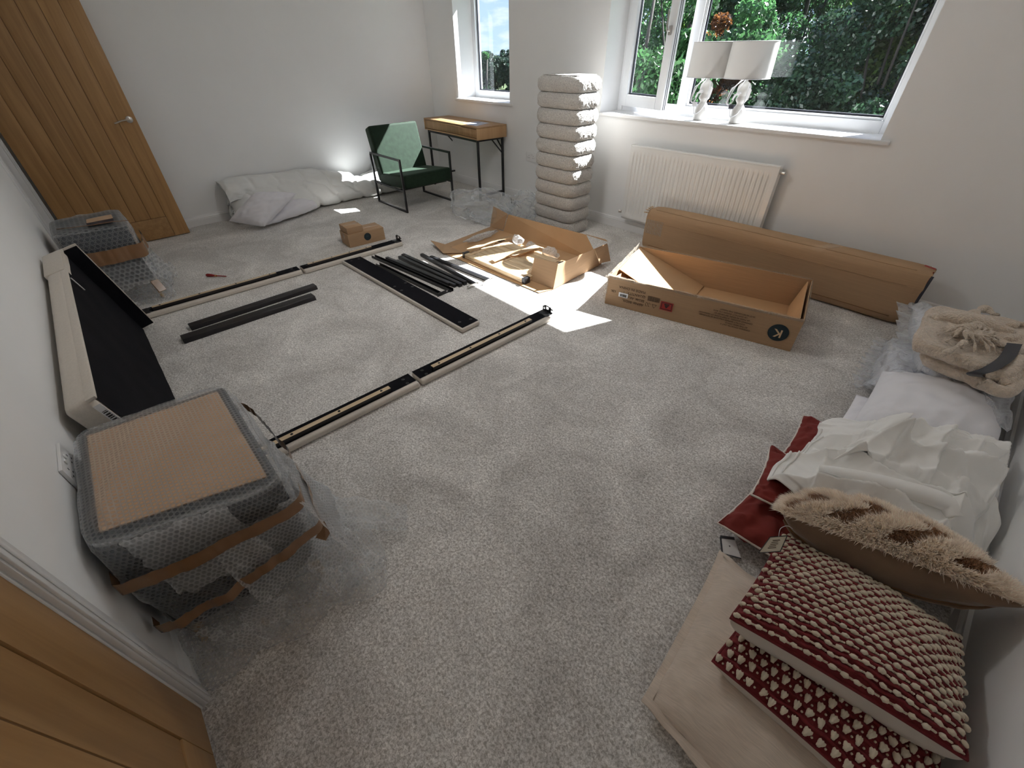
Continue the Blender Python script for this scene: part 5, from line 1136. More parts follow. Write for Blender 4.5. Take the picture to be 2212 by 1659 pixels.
# ------------------------------------------------------------------ clear bags by the desk
def crumple(label, c, r, sd, flecks=False):
    t = thing('plastic_bag', label, 'plastic bag', (c[0], c[1], 0), group='crumpled clear bags by the desk')
    blob('film', c, r, m_film, t, sd, 0.36, 1.25, (72, 48), 0.004); blob('inner_fold', (c[0]+r[0]*0.12, c[1]-r[1]*0.1, c[2]*0.85), (r[0]*0.72, r[1]*0.75, r[2]*0.72), m_film, t, sd+20, 0.6, 1.9, (48, 32), 0.008)
    if flecks:
        g = random.Random(sd); b = MB()
        for k in range(26):
            an = g.uniform(-2.6, -0.6); p = Vector((c[0]+r[0]*0.8*math.cos(an)*g.uniform(.6, 1), c[1]+r[1]*0.8*math.sin(an)*g.uniform(.6, 1), c[2]+r[2]*g.uniform(-.3, .75))); d = Vector((g.uniform(-1, 1), g.uniform(-.4, .4), g.uniform(-1, 1))).normalized()*g.uniform(.008, .022)
            b.bar(p-d, p+d, g.uniform(.003, .008), .0008)
        b.build('printed_marks', m_ink, t)['kind'] = 'stuff'
crumple('large crumpled clear plastic bag under the desk front', (-3.86, 3.06, 0.145), (0.42, 0.26, 0.155), 3)
crumple('smaller crumpled clear bag with black print against the boucle bench', (-3.50, 3.34, 0.13), (0.19, 0.22, 0.16), 9, True)
# ------------------------------------------------------------------ the pile along the right wall
m_linen = mat('beige_linen', (0.66, 0.56, 0.47), 0.9, var=0.10, vscale=26, stretch=(1, 14, 1), bump=0.35, bscale=240, bdist=0.002, sheen=0.15)
m_redf = mat('brick_red_cotton', (0.20, 0.022, 0.016), 0.85, var=0.10, vscale=10, bump=0.1, bscale=90, bdist=0.003)
m_redw = mat('dark_red_weave', (0.165, 0.013, 0.017), 0.9, var=0.2, vscale=60, bump=0.5, bscale=260, bdist=0.003)
m_yarn = mat('cream_yarn', (0.66, 0.58, 0.46), 0.95, var=0.06, vscale=90, bump=0.4, bscale=500, bdist=0.001)
m_backc = mat('cream_backing', (0.62, 0.56, 0.50), 0.9, var=0.03, bump=0.15, bscale=200, bdist=0.002)
m_pipe = mat('white_piping', (0.72, 0.66, 0.60), 0.8)
m_sheet = mat('white_sheet', (0.88, 0.875, 0.855), 0.8, bump=0.10, bscale=22, bdist=0.01)
m_wpil = mat('white_pillow_case', (0.85, 0.85, 0.89), 0.85, bump=0.06, bscale=30, bdist=0.008)
m_suede = mat('brown_suede', (0.19, 0.115, 0.065), 0.8, var=0.16, vscale=9, bump=0.15, bscale=150, bdist=0.003, sheen=0.4)
m_throw = mat('cream_throw', (0.72, 0.60, 0.48), 0.95, var=0.10, vscale=70, bump=1.0, bscale=120, bdist=0.015, sheen=0.5)
m_band = mat('grey_card_band', (0.055, 0.057, 0.066), 0.6)
m_bag = clear_mat('frosted_bag', 0.30, 0.8, col=(0.78, 0.80, 0.83), bump=0.7, bscale=20, rough=0.2)
XW = XC-0.018
clampw = floorclamp(xc=XW)

# beige linen cushion at the bottom
qL = [at(1403, 1512, 0.055), (0.50, 0.47, 0.06), (0.47, 1.06, 0.06), at(1560, 1198, 0.055)]
t_lin, f_lin = pillow('linen_cushion', 'pale beige linen cushion with a flat flange, lowest under the knotted cushions', qL, 0.10, 0.055, m_linen, 'cushion', 0.012, 2, 0.045, pw=0.6, sag=clampw, n=56)
b = MB()
def flange(s, k):
    s = s*4; e = int(s) % 4; t = s-int(s); c = ((-1, -1), (1, -1), (1, 1), (-1, 1)); u = c[e][0]+(c[(e+1) % 4][0]-c[e][0])*t; v = c[e][1]+(c[(e+1) % 4][1]-c[e][1])*t
    p = f_lin(u, v, 1); o = (p-sum((Vector(x) for x in qL), Vector())/4); o.z = 0; o.normalize()
    return p+o*0.030*(k-0.25)+Zv(0.004*math.sin(s*37)*k+0.003*(1-k)-0.004*k)
b.grid(lambda a, c: flange(a, c), 200, 4, True); b.grid(lambda a, c: flange(a, 1-c)-Zv(0.004), 200, 4, True); b.build('flange', m_linen, t_lin, smooth=True)

def knot_cushion(label, q, tu, td, nu, nv, kind, sd, cat='cushion', side_steep=0.28, vis=None):
    c = sum((Vector(p) for p in q), Vector())/4; t = thing('knotted_cushion', label, cat, (c.x, c.y, min(Vector(p).z for p in q)-td), group='red and cream knotted cushions')
    ft = cushion_fn(q, tu, td, 0.035, 2.6, 0.55, 0.006, sd); fb = cushion_fn(q, tu, td, 0.035, 6.0, 0.33, 0.006, sd)
    build_cushion('woven_face', ft, m_redw, t, 48, sides=(1,)); build_cushion('backing', fb, m_backc, t, 40, sides=(-1,))
    MB().tube(seam_path(ft, 30), 0.005, 6, closed=True).build('seam', m_redw, t, smooth=True)
    protos = []
    for k in range(5):
        g = random.Random(sd*10+k); b = MB()
        if kind == 'pom':
            w = g.uniform(0.9, 1.1)
            def pf(a, d, k=k, w=w):
                th = 2*PI*a; ph = PI*(d*0.99+0.005); s = math.sin(ph); r = 1+0.10*math.cos(th*5+k+2*d)*s; cr = 1-0.16*math.exp(-((math.cos(th*1.0+k))*6)**2) if k % 2 else 1
                return Vector((0.0084*w*s*math.cos(th)*r*cr, 0.0064*s*math.sin(th)*r, 0.003-0.0068*math.cos(ph)*r))
            b.grid(pf, 12, 7, True)
        else:
            for j in (-1, 0, 1):
                a = 0.42*j+g.uniform(-.1, .1); r = Matrix.Rotation(a, 3, 'Z'); b.ball(r @ Vector((0, 0.004, 0.005+0.002*(j == 0))), (0.0052, 0.0120, 0.0068), 8, 6, r)
        me = b.build('tmp', m_yarn, None, smooth=True); protos.append(me.data); bpy.data.objects.remove(me)
    ctrm = ROOTM[t.name].inverted(); spots = []
    for j in range(nv):
        for i in range(nu):
            u = -0.965+1.93*(i+(0.5 if j % 2 else 0)+0.0)/(nu-0.5); v = -0.965+1.93*j/(nv-1); g = random.Random(i*131+j*17+sd)
            u += g.uniform(-.008, .008); v += g.uniform(-.008, .008)
            p = ft(u, v, 1); e = 0.02; du = ft(min(1, u+e), v, 1)-ft(max(-1, u-e), v, 1); dv_ = ft(u, min(1, v+e), 1)-ft(u, max(-1, v-e), 1); n = du.cross(dv_).normalized()
            if vis is not None and not vis(p): continue
            d = (p-Vector((0, 0, CAM_H))).length; spots.append((d, p, du.normalized(), n, (i, j), u, v))
    spots.sort(key=lambda s: s[0]); rest = MB()
    for r, (d, p, du, n, ij, u, v) in enumerate(spots):
        m = frame_m(p+n*0.002, du, n.cross(du)); g = random.Random(ij[0]*7+ij[1]*3+sd)
        m = m @ Matrix.Rotation(g.uniform(-.25, .25), 4, 'Z') @ Matrix.Diagonal((g.uniform(.88, 1.12), g.uniform(.9, 1.1), g.uniform(.85, 1.15), 1)); me = protos[g.randrange(5)]
        if r < 298:
            o = bpy.data.objects.new('yarn_knot', me); C.objects.link(o); o.parent = t; o.matrix_local = ctrm @ m
        else: rest.add([m @ vv.co for vv in me.vertices], [tuple(pp.vertices) for pp in me.polygons])
    if rest.v: rest.build('yarn_knots', m_yarn, t, smooth=True, kind='stuff')
    # small loops of yarn between the knots, and woven ridges
    s = MB(); W = MB()
    for d, p, du, n, ij, u, v in spots:
        st = 1.93/(nu-0.5)
        for k in ((0.36, 0.5, 0.64) if kind == 'pom' else (0.5,)):
            u2 = u+st*k
            if abs(u2) < 0.97: pp = ft(u2, v, 1); s.ball(pp+n*0.002, (0.0032, 0.0032, 0.003), 6, 4)
    for j in range(nv-1):
        v = -0.965+1.93*(j+0.5)/(nv-1); pts = [ft(-0.97+1.94*k/40, v+0.010*math.sin(k*0.9+j), 1) for k in range(41)]
        if vis is None or any(vis(x) for x in pts): W.tube([x+Zv(0.001) for x in pts], 0.0052, 6)
    s.build('yarn_loops', m_yarn, t, smooth=True, kind='stuff'); W.build('woven_ridges', m_redw, t, smooth=True, kind='stuff'); return t
knot_cushion('cushion with cream heart shaped loops on dark red, under the pompom cushion', [at(1540, 1428, 0.19), (0.50, 0.675, 0.21), (0.50, 1.13, 0.17), (0.055, 1.15, 0.16)], 0.055, 0.075, 17, 17, 'heart', 3, vis=lambda p: p.y < 0.98 or p.x < 0.1)
knot_cushion('dark red cushion covered in cream pompom knots, on top below the furry cushion', [at(1579, 1335, 0.315), at(2088, 1640, 0.315), at(2073, 1385, 0.235), at(1690, 1152, 0.215)], 0.075, 0.085, 18, 22, 'pom', 5)

# red cushions with white piping
pillow('red_cushion', 'brick red cushion lowest at the front, its corner beside a white swing tag', [at(1550, 1130, 0.07), (0.28, 1.20, 0.08), (0.28, 1.64, 0.08), at(1668, 1010, 0.075)], 0.065, 0.06, m_redf, 'cushion', 0.02, 4, 0.05, 'red cushions under the sheet', sag=clampw, pipe=m_pipe, pr=0.0045)
rc = bpy.data.objects['red_cushion']
b = MB(); q = [at(1556, 1160, 0.03), at(1560, 1196, 0.012), at(1601, 1207, 0.012), at(1586, 1164, 0.03)]; b.sheet([p for p in q], 0.0015); b.build('swing_tag', m_white, rc)['label'] = 'white swing tag with a dark edge'
b = MB(); b.bar(q[0]+Zv(0.002), q[1]+Zv(0.002), 0.006, 0.001); b.bar(q[0]+Zv(0.002), q[3]+Zv(0.002), 0.012, 0.001); b.bar(q[1]+Zv(0.002), q[2]+Zv(0.002), 0.004, 0.001); b.build('tag_border', m_band, rc)
MB().bar(q[0].lerp(q[2], 0.42)+Zv(0.003), q[1].lerp(q[2], 0.55).lerp(q[0].lerp(q[3], .5), .5)+Zv(0.003), 0.004, 0.0006).build('tag_print', m_band, rc)
pillow('red_cushion', 'dark red cushion second from the front, tucked under the furry cushion', [at(1622, 1068, 0.17), (0.27, 1.37, 0.17), (0.27, 1.72, 0.15), at(1663, 966, 0.13)], 0.055, 0.05, m_redf, 'cushion', 0.02, 6, 0.05, 'red cushions under the sheet', sag=clampw, pipe=m_pipe, pr=0.0045)
pillow('red_cushion', 'brick red cushion corner peeping out between the sheet and the white pillow', [(-0.14, 1.70, 0.09), (0.30, 1.70, 0.10), (0.28, 2.10, 0.09), at(1735, 897, 0.085)], 0.06, 0.06, m_redf, 'cushion', 0.02, 8, 0.05, 'red cushions under the sheet', sag=clampw, pipe=m_pipe, pr=0.0045)

# white pillows and bagged pillows
pillow('pillow', 'smooth plump white pillow, upper of the pair behind the crumpled sheet', [at(1832, 925, 0.12), at(2152, 985, 0.15), at(2184, 860, 0.17), at(1905, 803, 0.12)], 0.105, 0.06, m_wpil, 'pillow', 0.012, 3, 0.035, 'plain white pillows on the pile', sag=clampw, n=56, pw=0.5)
pillow('pillow', 'white pillow showing only its left corner under the plump white pillow', [(-0.045, 1.98, 0.055), (0.40, 1.98, 0.06), (0.42, 2.60, 0.06), at(1850, 852, 0.05)], 0.05, 0.05, m_wpil, 'pillow', 0.015, 5, 0.04, 'plain white pillows on the pile', sag=clampw)
def bagged(label, q, tu, td, sd, ruff):
    c = sum((Vector(p) for p in q), Vector())/4; t = thing('bagged_pillow', label, 'pillow', (c.x, c.y, 0), group='pillows in clear bags'); cc = c
    qi = [cc+(Vector(p)-cc)*0.90 for p in q]; f = cushion_fn(qi, tu*0.9, td*0.9, 0.05, 2.2, 0.5, 0.015, sd, clampw); build_cushion('pillow', f, m_wpil, t, 36)
    def sg(p, u, v, side):
        e = max(abs(u), abs(v)); p = p+Vector((0.03*nz((u*3, v*3, sd), 1.3)*e**4, 0.03*nz((v*3, u*3, sd+4), 1.3)*e**4, 0.02*abs(nz((u*6, v*6, sd), 1))*e)); p.z = max(0.005, p.z); p.x = min(p.x, XW); return p
    f2 = cushion_fn(q, tu, td, 0.02, 3.0, 0.5, 0.03, sd+7, sg, 14); build_cushion('clear_bag', f2, m_bag, t, 48)
    if ruff:
        b = MB(); Q0, Q3 = Vector(q[0]), Vector(q[3])
        def rf(a, h):
            p = Q0.lerp(Q3, a); w = math.sin(a*ruff*9+sd)+0.6*math.sin(a*ruff*17+2*sd); r = p+Vector((0.03-h*(0.075+0.02*w), 0.012*w*h, 0.018*w*h+0.012*abs(nz((a*14, h*4, sd), 1))))
            r.z = max(0.006, r.z-0.02*h); return r
        b.grid(rf, 90, 8); b.build('gathered_edge', m_bag, t, smooth=True)
    return t
bagged('lower bagged white pillow, its ruffled clear edge spilling on the carpet', [at(1866, 832, 0.06), (0.42, 2.52, 0.07), (0.43, 3.20, 0.07), at(1915, 735, 0.06)], 0.085, 0.06, 3, 6)
bagged('upper bagged white pillow directly under the cream throw', [at(1968, 795, 0.17), (0.46, 2.42, 0.20), (0.46, 3.40, 0.20), at(1962, 655, 0.17)], 0.085, 0.075, 6, 4)

# cream throw folded on the bags
th_ = thing('throw_blanket', 'folded cream fleece throw held by a grey band, with a knotted fringe on top', 'blanket', (0.2, 2.85, 0.26))
def slab(nm, q, h, sd, amp=0.02, rnd=0.4):
    q = [Vector(p) for p in q]; b = MB()
    def fn(a, d):
        th = 2*PI*a; cs, sn = math.cos(th), math.sin(th); p = 11.0; r = (abs(cs)**p+abs(sn)**p)**(-1/p); u, v = r*cs, r*sn
        e = math.sin(PI*(0.02+0.96*d)); k = 1-0.055*(1-min(1, e*1.6))**1.0; uu, vv = (u*k+1)/2, (v*k+1)/2
        P = q[0].lerp(q[1], uu).lerp(q[3].lerp(q[2], uu), vv); P.z += h*(d-0.5)+amp*0.5*nz((u*2.5, v*2.5, sd), 1); P += Vector((amp*nz((u*3, v*3, sd+d*2), 1), amp*nz((v*3, u*3, sd+3+d*2), 1), 0)); P.x = min(P.x, XW); return P
    b.grid(fn, 96, 10, True)
    def cp(a, d, s=1):
        P = fn(a, 0.999 if s > 0 else 0.001); cc = sum(q, Vector())/4+Zv(h/2*s); k = d; o = P.lerp(cc, k)
        o.z += s*amp*(0.9*nz((o.x*7, o.y*7, sd), 1)+0.5*abs(nz((o.x*14, o.y*14, sd+2), 1)))*min(1, k*4); return o
    b.grid(lambda a, d: cp(a, d, 1), 96, 16, True); b.grid(lambda a, d: cp(1-a, d, -1), 96, 4, True)
    return b.build(nm, m_throw, th_, smooth=True, merge=True)
slab('lower_fold', [at(1990, 778, 0.29), at(2165, 848, 0.30), (0.47, 3.02, 0.31), at(2022, 672, 0.30)], 0.062, 2, 0.014)
slab('upper_fold', [at(1967, 742, 0.355), at(2135, 806, 0.37), (0.49, 3.16, 0.375), at(2008, 664, 0.36)], 0.060, 5, 0.013)
# creased ridge, knotted fringe and rolled ends
b = MB(); b.tube(smooth_path([at(2012, 690, 0.385), at(2040, 684, 0.40), at(2080, 690, 0.41), at(2130, 700, 0.415), at(2190, 722, 0.40)], 6), [0.02+0.02*math.sin(PI*k/24) for k in range(25)], 12, flat=0.8); b.build('raised_crease', m_throw, th_, smooth=True)
g = random.Random(5)
for k in range(15):
    a0 = 0.5+k*0.43+g.uniform(-.1, .1); c0 = at(2098, 728, 0.42); pts = [c0+Vector((0.012*math.cos(a0), 0.012*math.sin(a0), 0.012)), c0+Vector((0.05*math.cos(a0), 0.05*math.sin(a0), 0.035)), c0+Vector((0.085*math.cos(a0+.5), 0.085*math.sin(a0+.5), 0.014)), c0+Vector((0.12*math.cos(a0+.6), 0.115*math.sin(a0+.6), -0.018))]
    pp = smooth_path(pts, 5); MB().tube(pp, [0.011+0.004*math.sin(j*0.9+k)-0.0005*j for j in range(len(pp))], 8, flat=0.8).build('knotted_tassel', m_throw, th_, smooth=True)
def cord(pts, r): pp = smooth_path([at(*p) for p in pts], 6); MB().tube(pp, [r*(0.8+0.3*math.sin(j*0.7)) for j in range(len(pp))], 9, flat=0.8).build('twisted_fold', m_throw, th_, smooth=True)
cord([(2062, 726, 0.40), (2085, 706, 0.43), (2115, 702, 0.44), (2140, 714, 0.42)], 0.018); cord([(2040, 764, 0.40), (2062, 752, 0.41), (2085, 738, 0.425)], 0.014); cord([(2180, 752, 0.40), (2150, 742, 0.42), (2122, 738, 0.43)], 0.014)
cord([(2098, 682, 0.36), (2112, 672, 0.36), (2130, 668, 0.36), (2150, 682, 0.36)], 0.026); cord([(2182, 706, 0.40), (2200, 698, 0.41), (2235, 712, 0.40)], 0.022); cord([(2175, 735, 0.40), (2205, 725, 0.41), (2240, 730, 0.40)], 0.020)
for pts, r in (([(2125, 828, 0.33), (2150, 842, 0.33), (2178, 846, 0.34), (2200, 826, 0.35), (2215, 800, 0.36)], 0.026), ([(2140, 806, 0.36), (2165, 812, 0.37), (2186, 800, 0.38), (2200, 776, 0.39)], 0.028), ([(2158, 826, 0.35), (2178, 824, 0.36), (2194, 806, 0.37)], 0.022)):
    pp = smooth_path([(lambda v: Vector((min(v.x, XW-0.03), v.y, v.z)))(at(*p)) for p in pts], 6); MB().tube(pp, r, 12).build('rolled_end', m_throw, th_, smooth=True)
bp = [at(2112, 814, 0.335), at(2106, 808, 0.385), at(2140, 796, 0.405), at(2175, 772, 0.415), at(2192, 742, 0.42)]; pp = smooth_path(bp, 6); b = MB(); wv = Vector((0.5, 0.35, 0)).normalized()*0.030
for k in range(len(pp)-1): b.sheet([pp[k]-wv, pp[k+1]-wv, pp[k+1]+wv, pp[k]+wv], 0.003)
b.build('paper_band', m_band, th_, smooth=False)['label'] = 'dark grey card band'

# crumpled white sheet
cs_ = thing('bed_sheet', 'crumpled white bed sheet heaped over the red cushions', 'bed sheet', (0.2, 1.85, 0.02))
SQ = [at(1672, 1058, 0.215), (0.50, 1.50, 0.10), (0.485, 2.28, 0.235), at(1826, 908, 0.175)]
folds = [  # polyline in sheet coordinates (a across, c away), height, width
 ([(0.02, 0.02), (0.30, 0.16), (0.55, 0.20), (0.78, 0.14)], 0.055, 0.050), ([(0.22, 0.36), (0.45, 0.30), (0.68, 0.33), (0.86, 0.26)], 0.06, 0.045), ([(0.05, 0.55), (0.25, 0.60), (0.50, 0.52), (0.80, 0.60), (0.97, 0.52)], 0.055, 0.040),
 ([(0.10, 0.85), (0.38, 0.78), (0.62, 0.86), (0.92, 0.82)], 0.045, 0.035), ([(0.30, 0.95), (0.36, 0.70), (0.33, 0.45)], 0.035, 0.03), ([(0.62, 0.98), (0.55, 0.72), (0.60, 0.48)], 0.04, 0.028), ([(0.0, 0.30), (0.2, 0.38), (0.36, 0.62)], 0.035, 0.03), ([(0.84, 0.95), (0.93, 0.7), (0.90, 0.4)], 0.04, 0.04), ([(0.72, 0.05), (0.80, 0.22), (0.74, 0.42)], 0.035, 0.03), ([(0.15, 0.10), (0.12, 0.30), (0.02, 0.48)], 0.03, 0.03)]
def segd(p, a, b_):
    ax, ay = a; bx, by = b_; dx, dy = bx-ax, by-ay; t = max(0, min(1, ((p[0]-ax)*dx+(p[1]-ay)*dy)/(dx*dx+dy*dy))); qx, qy = ax+dx*t, ay+dy*t; s = (p[0]-qx)*dy-(p[1]-qy)*dx
    return math.hypot(p[0]-qx, p[1]-qy)*(1 if s > 0 else -1)
def shf(a, c, lift=0.0, fs=folds, sd=0.0, edge=1.0):
    q = [Vector(p) for p in SQ]; wa = a+0.03*nz((a*4, c*4, 3+sd), 1); wc = c+0.03*nz((a*4, c*4, 8+sd), 1); P = q[0].lerp(q[1], a).lerp(q[3].lerp(q[2], a), c)
    dome = min(1, a*3.0+0.15)*min(1, (1-a)*4+0.1)*min(1, c*4+0.1)*min(1, (1-c)*4+0.05); h = 0.075*dome+lift; sh = Vector((0, 0, 0))
    for pl, amp, w in fs:
        d = min((segd((wa, wc), pl[k], pl[k+1]) for k in range(len(pl)-1)), key=abs); k = math.exp(-(abs(d)/(w*(1.5 if d > 0 else 0.55)))**1.25); h += amp*k; e = (pl[-1][0]-pl[0][0], pl[-1][1]-pl[0][1]); sh += Vector((e[1], -e[0], 0)).normalized()*(-0.30*amp*k)
    h += 0.014*(abs(nz((wa*7, wc*7, sd), 1))-0.25)+0.010*(abs(nz((wa*15+wc*5, wc*14, 5+sd), 1))-0.2)
    b_ = min(a, 1-a, c, 1-c); P += sh; P.z += h
    if a < 0.10: P.x -= 0.045*(1-a/0.10)*(0.5+0.8*math.sin(c*5+0.5)**2); P.z -= 0.02*(1-a/0.10)**2*(1 if c < 0.8 else 0.4)
    if a > 0.93: P.z -= 0.06*((a-0.93)/0.07)**2
    P += Vector((0.012*nz((a*9, c*9, 1+sd), 1), 0.012*nz((c*9, a*9, 4+sd), 1), 0))*(1 if b_ < 0.04 else 0.2); P.x = min(P.x, XW); P.z = max(0.01, P.z); return P
b = MB(); b.grid(lambda a, c: shf(a, c), 150, 150); o = b.build('top_layer', m_sheet, cs_, smooth=True)
sol = o.modifiers.new('thickness', 'SOLIDIFY'); sol.thickness = 0.003; sol.offset = -1
# second fold lying over the heap, hem bands, and a twisted roll of cloth
f2 = [([(0.0, 0.3), (0.35, 0.5), (0.7, 0.45), (1.0, 0.7)], 0.04, 0.07), ([(0.2, 0.9), (0.5, 0.75), (0.9, 0.95)], 0.03, 0.06), ([(0.1, 0.1), (0.5, 0.15), (0.9, 0.3)], 0.035, 0.06)]
def lay2(a, c):
    aa = 0.16+0.74*a; cc = 0.30+0.52*c+0.06*math.sin(a*4); P = shf(aa, cc, 0.0); k = 0.0
    for pl, amp, w in f2:
        d = min((segd((a, c), pl[j], pl[j+1]) for j in range(len(pl)-1)), key=abs); k += amp*math.exp(-(abs(d)/(w*(1.6 if d > 0 else 0.6)))**1.3)
    e = min(a, 1-a, c, 1-c); P.z += 0.010+k+0.010*abs(nz((a*8, c*8, 2), 1))-0.006*(1 if e < 0.03 else 0); P += Vector((0.025*nz((a*5, c*5, 11), 1), 0.025*nz((c*5, a*5, 14), 1), 0)); P.x = min(P.x, XW); return P
b = MB(); b.grid(lay2, 90, 70); o = b.build('second_layer', m_sheet, cs_, smooth=True); sol = o.modifiers.new('thickness', 'SOLIDIFY'); sol.thickness = 0.003; sol.offset = -1
pp = smooth_path([at(1770, 1010, 0.27), at(1860, 1030, 0.285), at(1960, 1058, 0.28), at(2040, 1085, 0.27), at(2062, 1118, 0.25)], 8); b = MB(); b.tube(pp, [0.012+0.024*math.sin(PI*min(1, k/(len(pp)-1)*0.75)) for k in range(len(pp))], 16, flat=0.75); b.build('rolled_fold', m_sheet, cs_, smooth=True)
hem = [shf(k/60*0.34+0.0, 0.0+0.10*(k/60), 0.006) for k in range(61)]
b = MB(); b.tube([shf(0.008, 0.05+0.7*k/50, 0.004) for k in range(51)], 0.0045, 6); b.tube([shf(0.03, 0.05+0.6*k/50, 0.004) for k in range(51)], 0.003, 6); b.build('hem', m_sheet, cs_, smooth=True)
q = [at(2065, 1150, 0.12), (0.505, 1.46, 0.035), (0.508, 1.80, 0.20), at(2100, 1010, 0.26)]
b = MB(); b.grid(lambda a, c: Vector(q[0]).lerp(Vector(q[1]), a).lerp(Vector(q[3]).lerp(Vector(q[2]), a), c)+Vector((0, 0, 0.03*math.sin(a*PI)+0.012*nz((a*5, c*6, 3), 1))), 30, 30); b.build('hanging_end', m_sheet, cs_, smooth=True)

# furry cushion on edge over the pompom cushion
fl, fr = at(1687, 1108, 0.36), Vector((0.505, 1.255, 0.405)); e1 = fr-fl; mid = (fl+fr)/2; vd = (mid-Vector((0, 0, CAM_H))).normalized(); ax = e1.normalized(); vd = (vd-ax*vd.dot(ax)).normalized()
e2 = (Matrix.Rotation(math.radians(-6), 3, ax) @ vd)
if e2.z < vd.z: e2 = Matrix.Rotation(math.radians(6), 3, ax) @ vd
e2 *= 0.36
qF = [fl, fr, fr+e2+Vector((-0.02, 0, 0)), fl+e2+Vector((0.02, 0, 0))]
fu = thing('fur_cushion', 'furry cream and tan cushion with a brown suede back leaning over the pompom cushion', 'cushion', (0.25, 1.4, 0.15)); fF = cushion_fn(qF, 0.105, 0.125, 0.05, 2.2, 0.55, 0.006, 4)
build_cushion('suede_back', fF, m_suede, fu, 56, sides=(-1,))
zl = [fF(-0.97+1.94*k/50, -0.60, -1)+fF.n*-0.002 for k in range(51)]; MB().tube(zl, 0.0045, 6).build('zip_piping', m_suede, fu, smooth=True); MB().tube([fF(-0.97+1.94*k/50, -0.66, -1)+fF.n*-0.001 for k in range(51)], 0.003, 6).build('zip_piping', m_groove, fu, smooth=True)
def fur_mat():
    m = bpy.data.materials.new('fur_pile'); m.use_nodes = True; nt = m.node_tree; N, L = nt.nodes, nt.links; N.clear(); p = N.new('ShaderNodeBsdfPrincipled'); p.inputs['Roughness'].default_value = 0.8; p.inputs['Sheen Weight'].default_value = 0.3
    a = N.new('ShaderNodeAttribute'); a.attribute_name = 'Col'; L.new(a.outputs['Color'], p.inputs['Base Color']); tl = N.new('ShaderNodeBsdfTranslucent'); L.new(a.outputs['Color'], tl.inputs[0]); x = N.new('ShaderNodeMixShader'); x.inputs[0].default_value = 0.42; L.new(p.outputs[0], x.inputs[1]); L.new(tl.outputs[0], x.inputs[2]); link_out(nt, x.outputs[0]); return m
m_fur = fur_mat()
def patch(u, v):
    """1 where the pile is short and tan: zigzag chevrons"""
    s = (u+1)*1.9+1.3*abs(((v+1)*1.1) % 1.0-0.5)+0.15*math.sin(v*5); f = s % 1.0; return 1 if (0.42 < f < 0.88 and abs(v) < 0.93 and abs(u) < 0.95) else 0
base = MB(); base.grid(lambda a, c: fF(2*a-1, 2*c-1, 1), 80, 60); bo = base.build('fur_base', m_fur, fu, smooth=True)
def setcol(me, cols):
    at_ = me.attributes.new('Col', 'FLOAT_COLOR', 'POINT'); at_.data.foreach_set('color', np.asarray(cols, dtype=np.float32).ravel())
cream, tanc = (0.98, 0.90, 0.80), (0.46, 0.26, 0.14)
setcol(bo.data, [(*(tanc if patch(2*(k % 80)/79-1, 2*(k//80)/59-1) else cream), 1) for k in range(80*60)])
g = random.Random(9); vs = []; fs = []; cols = []; nrm_ = []; NS = 80000; GU = 70
tab = [[(fF(-1+2*i/GU, -1+2*j/GU, 1)) for i in range(GU+1)] for j in range(GU+1)]
for k in range(NS):
    u, v = g.uniform(-1, 1), g.uniform(-1, 1); fi, fj = (u+1)/2*GU, (v+1)/2*GU; i, j = min(GU-1, int(fi)), min(GU-1, int(fj)); a, c = fi-i, fj-j
    P = tab[j][i]*(1-a)*(1-c)+tab[j][i+1]*a*(1-c)+tab[j+1][i+1]*a*c+tab[j+1][i]*(1-a)*c; du = tab[j][i+1]-tab[j][i]; dv_ = tab[j+1][i]-tab[j][i]; n = du.cross(dv_).normalized()
    pt_ = patch(u, v); ln = (0.018 if pt_ else 0.034)*g.uniform(.7, 1.25); d = (n+Vector((g.gauss(0, .28), g.gauss(0, .28), g.gauss(0, .25)-0.22))+ax*(-0.25)+(fF(u, v, 1)*0 if True else 0)).normalized()
    if max(abs(u), abs(v)) > 0.93: d = (d+(P-mid-e2*0.5).normalized()*0.6).normalized()
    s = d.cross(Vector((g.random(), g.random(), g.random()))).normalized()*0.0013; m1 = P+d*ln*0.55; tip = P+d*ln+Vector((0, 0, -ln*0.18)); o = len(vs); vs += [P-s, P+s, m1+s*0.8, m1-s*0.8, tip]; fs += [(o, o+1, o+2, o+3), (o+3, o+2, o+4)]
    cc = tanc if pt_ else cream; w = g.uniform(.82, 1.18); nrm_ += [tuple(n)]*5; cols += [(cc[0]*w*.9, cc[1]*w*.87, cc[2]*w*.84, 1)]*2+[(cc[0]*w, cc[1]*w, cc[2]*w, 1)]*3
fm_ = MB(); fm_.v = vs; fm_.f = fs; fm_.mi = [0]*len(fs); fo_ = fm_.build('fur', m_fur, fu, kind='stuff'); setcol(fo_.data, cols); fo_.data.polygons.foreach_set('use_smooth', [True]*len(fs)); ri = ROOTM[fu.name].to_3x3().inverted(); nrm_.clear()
# beige swing tag on a string
q = [at(1638, 1195, 0.345), at(1685, 1192, 0.345), at(1700, 1158, 0.345), at(1663, 1161, 0.345)]
MB().sheet(q, 0.0015).build('swing_tag', mat('tag_card', (0.40, 0.35, 0.27), 0.6), fu)['label'] = 'beige swing tag with a black border'
b = MB()
for k in range(4): b.bar(q[k]+Zv(0.002), q[(k+1) % 4]+Zv(0.002), 0.0022, 0.001)
cq = sum(q, Vector())/4; b.build('tag_border', m_ink, fu)
b = MB()
for k in range(5):
    a0 = q[3].lerp(q[0], 0.25+0.12*k).lerp(q[2].lerp(q[1], 0.25+0.12*k), 0.3); a1 = q[3].lerp(q[0], 0.25+0.12*k).lerp(q[2].lerp(q[1], 0.25+0.12*k), 0.7-0.05*(k % 2)); b.bar(a0+Zv(0.002), a1+Zv(0.002), 0.0018 if k else 0.003, 0.0005)
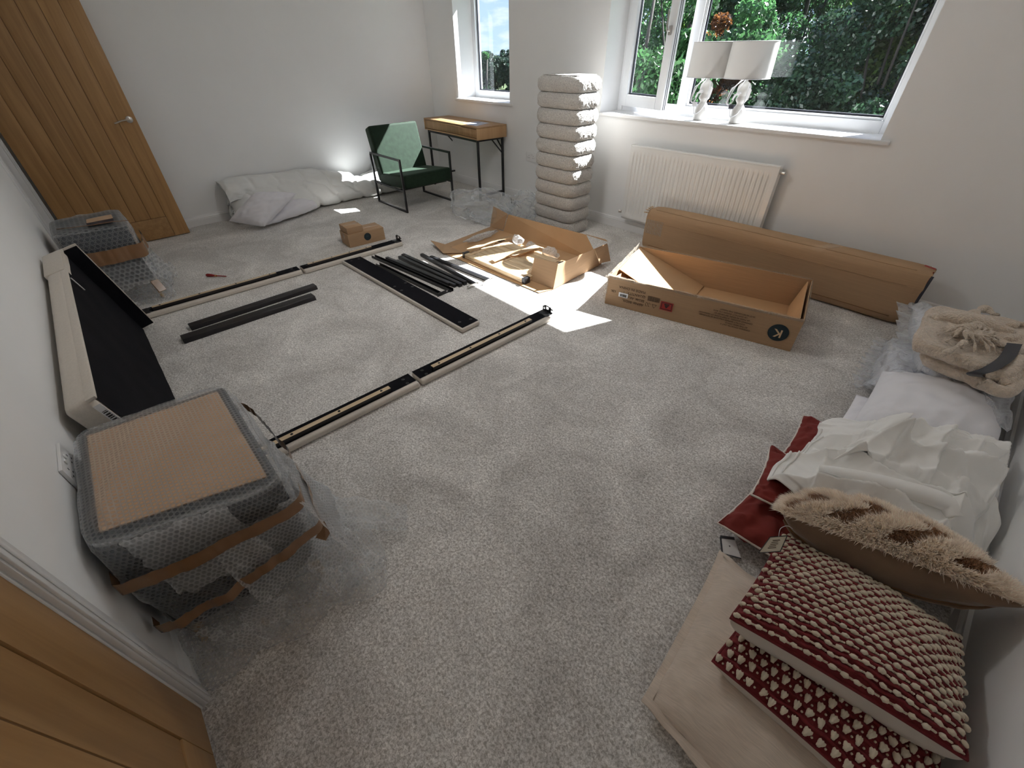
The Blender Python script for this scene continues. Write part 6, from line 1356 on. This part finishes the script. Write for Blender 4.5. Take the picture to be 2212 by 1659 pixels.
b.build('tag_print', m_brownink, fu)['kind'] = 'stuff'
MB().tube(smooth_path([q[2].lerp(q[3], 0.5)+Zv(0.002), at(1686, 1142, 0.36), at(1700, 1136, 0.365), at(1712, 1142, 0.36)], 5), 0.0009, 5).build('tag_string', m_cord, fu)

# ------------------------------------------------------------------ unseen ceiling fill light, added to brighten the room
cl = thing('ceiling_light', 'added round fill light in the middle of the ceiling, out of view', 'fill light', (-2.5, 1.75, ZC-0.001))
m_lit = bpy.data.materials.new('lit_diffuser'); m_lit.use_nodes = True; _n = m_lit.node_tree.nodes; _n.clear(); _e = _n.new('ShaderNodeEmission'); _e.inputs[0].default_value = (1.0, 0.985, 0.96, 1); _e.inputs[1].default_value = FILL_LIGHT; link_out(m_lit.node_tree, _e.outputs[0])
MB().lathe([(0.22, -0.0005), (0.22, -0.03), (0.205, -0.034), (0.20, -0.0005)][::-1], 40, c=(-2.5, 1.75, ZC-0.001)).build('rim', m_trim, cl, smooth=True, angle=0.6)
MB().lathe([(0.001, -0.062), (0.08, -0.060), (0.15, -0.05), (0.195, -0.034), (0.198, -0.02)], 40, c=(-2.5, 1.75, ZC-0.001)).build('diffuser', m_lit, cl, smooth=True)

# ------------------------------------------------------------------ pieces that belong to a part become its children
SUB = {'mark_letter': 'round_mark', 'label_print': 'red_label', 'shade_ring': 'shade', 'shade_carrier': 'shade', 'tag_border': 'swing_tag', 'tag_print': 'swing_tag', 'tag_string': 'swing_tag',
       'window_handle': 'casement_sash', 'sash_seal': 'casement_sash', 'zip_piping': 'suede_back', 'fur': 'fur_base', 'yarn_loops': 'woven_face', 'woven_ridges': 'woven_face', 'seam': 'woven_face',
       'batten_face': 'batten', 'plug': 'cable', 'inline_switch': 'cable', 'drawer_box': 'drawer', 'pin_slot': 'face_plate', 'rocker': 'face_plate', 'screw': 'face_plate', 'piping': 'cover',
       'screw_hole': 'beam', 'printed_panel': 'sheet', 'printed_marks': 'film', 'webbing': None}
def base(n): return n.rsplit('.', 1)[0] if n[-3:].isdigit() and '.' in n else n
for o in list(C.objects):
    if o.type != 'MESH' or o.parent is None or o.parent.parent is not None: continue
    want = SUB.get(base(o.name))
    if not want: continue
    for s in o.parent.children:
        if base(s.name) == want: o.parent = s; break
